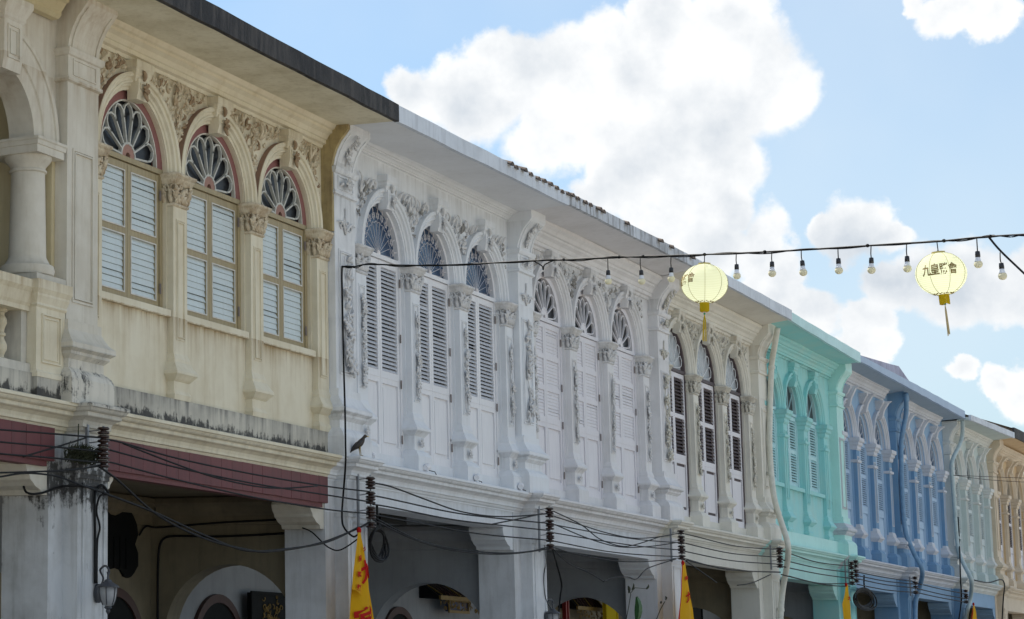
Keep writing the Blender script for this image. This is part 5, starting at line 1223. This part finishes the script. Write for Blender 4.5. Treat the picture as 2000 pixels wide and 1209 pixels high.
# --- wall lamps on the piers
M_lampglass = plain('dusty_lamp_glass', (0.34, 0.35, 0.37), .3); M_iron = plain('grey_black_iron', (0.05, 0.052, 0.06), .5)
def wall_lamp(px, py, pl, label, y=-.26):
    a = on_y(pl, py, y); b = on_y(px, py, -.52); t = thing('wall_lamp', label, 'wall lamp', (a.x, y, a.z), 'carriage lamps on the piers')
    d = b - Vector((a.x, y, a.z)); dx, dy = d.x, d.y
    k = MB(); k.lathe((0, 0, 0), [(0, -.0), (.05, -.0), (.05, -.03), (.03, -.05), (0, -.05)], 14, 'y'); pl_ = k.build('back_plate', M_iron, t); pl_.scale = (1, 1, 1.7)
    k = MB(); arm = [(0, -.03, .05), (.01, -.06, .13), (dx * .3, dy * .3, .20), (dx * .7, dy * .7, .235), (dx, dy, .21), (dx + .02, dy, .175), (dx, dy, .16), (dx - .01, dy, .18)]
    k.tube(smooth(arm, 5), .010, 6); k.build('arm', M_iron, t, True)
    k = MB(); k.lathe((dx, dy, .0), [(.0, .165), (.008, .16), (.01, .12), (.03, .11), (.035, .095), (.085, .065), (.098, .055), (.098, .045), (.08, .045), (.0, .045)], 16); k.build('cap', M_iron, t)
    k = MB(); k.lathe((dx, dy, .0), [(.078, .045), (.075, .0), (.064, -.06), (.045, -.105), (.02, -.12), (.0, -.12)], 16); k.build('lamp_glass', M_lampglass, t, True)
    for q in range(6):
        th = q * math.pi / 3 + .3; k = MB(); k.tube([(dx + r * math.cos(th), dy + r * math.sin(th), z) for r, z in ((.082, .045), (.079, 0), (.068, -.06), (.048, -.107))], .004, 4); k.build('cage_bar', M_iron, t)
    k = MB(); k.lathe((dx, dy, .0), [(.03, -.118), (.034, -.13), (.016, -.145), (.02, -.16), (.006, -.185), (0, -.19)], 12); k.build('finial', M_iron, t)
wall_lamp(211, 1159, 189, 'grey iron carriage lamp on the mouldy left pier')
wall_lamp(1080, 1207, 1066, 'grey iron carriage lamp at the foot of the frame on the third pier')

# --- small white floodlights standing on the cornice of the white shophouse
for (px, py, lb) in ((727, 879, 'small white floodlight beside the perched bird'), (834, 907, 'small white floodlight at the foot of the second slim white pilaster'), (931, 925, 'small white floodlight at the foot of the third slim white pilaster'), (1017, 944, 'small white floodlight at the foot of the fourth slim white pilaster')):
    c = on_y(px, py, -.24); c.z = 3.715
    t = thing('floodlight', lb, 'floodlight', c, 'floodlights on the white cornice', rot=(0, 0, rnd.uniform(-.4, .4)))
    k = MB(); k.tube([(0, 0, 0), (0, 0, .03)], .02, 10); k.tube([(-.05, -.0, .05), (.03, -.0, .07)], [.032, .040], 12); k.build('housing', M_whitewood, t)
    k = MB(); k.tube([(.03, 0, .07), (.038, 0, .072)], .036, 12); k.build('lens', M_lampglass, t)
    k = MB(); k.tube([(.0, 0, .03), (.07, -.02, .02), (.10, -.05, .012), (.12, -.06, -.02)], .005, 5); k.build('lead', M_cable, t)

# --- shop boards and ornaments seen inside the arcade
def board(px0, px1, pz0, pz1, y, mat, label, frame=None, chars=None, cm=M_gold, name='hanging_sign'):
    a = on_y(px0, pz0, y); b = on_y(px1, pz1, y); w = b.x - a.x; zt, zb = max(a.z, b.z), min(on_y(px0, pz1, y).z, b.z)
    t = thing(name, label, 'sign', (a.x, y, zb)); H = a.z - zb
    k = MB(); k.box(0, w, 0, .05, 0, H); k.build('panel', mat, t)
    k = MB(); frame_panel(k, -.02, w + .02, 0, -.02, H + .02, .04, .02); k.build('frame', frame or M_lacq, t)
    n = len(chars or '')
    for q, ch in enumerate(chars or ''):
        tv, tf = text_polys(ch, 1); sz = min(H * .75, w / n * .85)
        k = MB(); k.add([(w * (q + .5) / n + x * sz, -.006, H / 2 + z * sz) for x, z in tv], tf); k.build('character', cm, t)
    return t
t = board(490, 572, 1157, 1260, 1.95, M_lacq, 'black lacquered board with faint gilt carving inside the cream arcade')
k = MB(); rg = random.Random(4)
for q in range(40): spiral(k, rg.uniform(.32, .85), rg.uniform(.28, .60), .09, rg.uniform(0, 6), rg.choice((-1, 1)), -.006, .006)
k.build('gilt_carving', M_gold, t, True)
t = board(876, 914, 1172, 1194, 1.85, M_sign_blue, 'small blue plaque with gold characters under the black canopy', M_gold, '安瀾堂', M_gold)
def canopy(px0, px1, pz0, pz1, y, label):
    a = on_y(px0, pz1, y); b = on_y(px1, pz1, y); z1 = on_y(px0, pz0, y).z; w = b.x - a.x
    t = thing('shrine_canopy', label, 'canopy', (a.x, y, a.z))
    k = MB(); k.prism_x([(-.1, 0), (-.1, .03), (.2, z1 - a.z), (.25, z1 - a.z), (.25, 0)], 0, w); k.build('roof_board', M_lacq, t)
    k = MB(); k.box(-.02, w + .02, -.13, -.10, -.02, .04); k.build('eaves_beam', M_gold, t)
    for q in range(9): k = MB(); k.tube([(w * (q + .5) / 9, -.11, .05), (w * (q + .5) / 9 + .03, .18, (z1 - a.z) * .9)], .012, 5); k.build('rib', M_gold if q % 4 == 0 else M_dwood, t)
    k = MB(); rg = random.Random(9)
    for q in range(30): spiral(k, rg.uniform(0, w), rg.uniform(-.16, -.03), .08, rg.uniform(0, 6), rg.choice((-1, 1)), -.09, .007)
    k.build('fretwork', M_gold, t, True)
canopy(845, 926, 1134, 1168, 1.9, 'black and gold shrine canopy seen through the arch of the white arcade')
canopy(1114, 1168, 1136, 1188, 1.9, 'black canopy with gold ribs seen through the arch of the lilac-white arcade')
t = board(1103, 1110, 1150, 1230, 1.8, M_red, 'narrow red lacquered post board in the lilac-white arcade', M_red)
t = board(1182, 1206, 1165, 1240, 1.6, M_yel, 'yellow banner with red ring emblem inside the lilac-white arcade', M_yel)
k = MB(); k.lathe((.3, -.02, .9), [(.10, 0), (.13, 0), (.13, .01), (.10, .01)], 20, 'y'); k.build('ring_emblem', M_fred, t)
t = board(1350, 1372, 1172, 1240, 1.5, M_lacq, 'black scalloped board in the ivory arcade')
t = board(742, 790, 1006, 1016, .35, M_lacq, 'black box under the beam of the white arcade', name='ceiling_box'); t['category'] = 'box'
# scalloped dark wood window at the back of the cream arcade
ol = [(256, 999), (240, 998.5), (236, 1003), (226, 1007), (217, 1005), (209, 997)]
rgt = [(262, 1010), (268, 1025), (270, 1045), (264, 1063), (270, 1080), (270, 1105), (263, 1118), (256, 1127), (250, 1129), (243, 1126), (236, 1113), (226, 1109), (215, 1112)]
P_ = [on_y(x, y, 2.07) for x, y in (ol[::-1] + rgt)]
cxm = on_y(203, 1060, 2.07).x
poly = [(p.x, p.z) for p in P_]; poly = poly + [(2 * cxm - x, z) for x, z in poly[::-1]]
t = thing('shop_window', 'dark scalloped wooden window at the back of the cream arcade', 'window', (cxm, 2.07, 2.6))
k = MB(); k.prism_y([(x - cxm, z - 2.6) for x, z in poly], 0, .025); k.build('frame', M_lacq, t)
k = MB(); k.prism_y([((x - cxm) * .78, (z - 2.6) * .62 + .03) for x, z in poly], -.004, -.001); k.build('pane', M_lacq, t)
for q in range(8): k = MB(); k.box(-.5 + q * .14, -.485 + q * .14, -.02, -.005, -.14, .20); k.build('bar', M_lacq, t)
# weeds rooted in the piers
M_leaf = plain('dry_dark_weed', (0.035, 0.04, 0.018), .8, 0, .4, 40); M_leafg = plain('green_leaf', (0.03, 0.10, 0.025), .5, 0, .3, 30)
c = on_y(150, 895, -.27); t = thing('weed_tuft', 'dark tuft of weeds growing on the mouldy left pier', 'weeds', c)
k = MB(); rg = random.Random(3)
for q in range(520):
    x = rg.gauss(0, .10); a = rg.uniform(.3, 2.8); l = rg.uniform(.03, .12); yy = rg.uniform(-.10, .0); z = rg.uniform(-.05, .05)
    k.tube([(x, yy, z), (x + l * .5 * math.cos(a), yy - .02, z + l * .6 * math.sin(a)), (x + l * math.cos(a), yy - .04, z + l * .8 * math.sin(a))], [.007, .006, .002], 3)
k.tube([(-.03, -.02, 0), (-.03, -.03, .18), (-.025, -.03, .30)], .006, 4)
o = k.build('foliage', M_leaf, t); o['kind'] = 'stuff'
c = on_y(1235, 1209, -.12); t = thing('creeper', 'sparse creeper with one broad green leaf climbing the fourth pier', 'plant', c)
k = MB()
for pl in ([(1222, 1215), (1228, 1185), (1232, 1160), (1226, 1150)], [(1232, 1158), (1240, 1148), (1262, 1150)], [(1280, 1215), (1290, 1190), (1300, 1172), (1330, 1162)]):
    k.tube([on_y(x, y, -.13) - c for x, y in pl], .006, 4)
k.build('stem', M_leaf, t)
for (x, y, l, a, w) in ((1262, 1150, .09, .5, .02), (1300, 1172, .08, 2.2, .02), (1228, 1158, .12, 2.0, .03), (1234, 1152, .10, .9, .02), (1244, 1212, .34, 1.35, .09), (1290, 1178, .06, 2.6, .02)):
    p = on_y(x, y, -.14) - c; k = MB(); leaf(k, p.x, p.z, l, a, w, p.y, .3, .02); k.build('leaf', M_leafg if l > .2 else M_leaf, t)
# clay tile ends peeping over the fascia of the white houses
tl = MB()
n = 8
v = []; f = []
for (yy, zz) in ((0, 0), (.5, .17)):
    for j in range(n + 1):
        a = math.pi * j / n; v.append((.058 * math.cos(a), yy, zz + .05 * math.sin(a)))
for j in range(n): f.append((j, j + 1, n + 1 + j + 1, n + 1 + j))
f.append(tuple(range(n + 1))); tl.add(v, f); tile_me = tl.mesh('roof_tile', M_tile)
hs = [r for r in ROOTS]
for (hi, xa, xb) in ((1, 26.4, 28.6), (2, 28.75, 34.6)):
    h = HOUSES[hi]; x = xa
    while x < xb:
        tt = (x - h['x0']) / (h['x1'] - h['x0']); (a0, a1), (b0, b1) = h['eave_z']
        link('roof_tile', tile_me, hs[hi], (x - h['x0'], h['eave_y'][0] - .03 + rnd.uniform(-.03, .02), lerp(a1, b1, tt) - (.040 if hi == 1 else .058) + rnd.uniform(-.010, .008)), (0, 0, rnd.uniform(-.08, .08)))
        x += rnd.choice((.22, .24, .26, .3)) if x < 29.9 else rnd.choice((.6, 1.1, 1.6))
# stained parapet between roofs above the nearer blue house
t = thing('roof_parapet', 'purple-stained sloping parapet above the eave of the nearer blue shophouse', 'parapet', (47.2, -.45, 7.6))
k = MB(); k.prism_y([(0, 0), (4.6, 0), (6.3, .02), (5.2, .24), (4.6, .36), (3.8, .31), (.9, .16), (0, .12)], 0, .3)
k.build('coping', plaster('purple_stained_render', (0.42, 0.43, 0.56), 1.0, (0.20, 0.19, 0.27), .45, scale=.5), t)
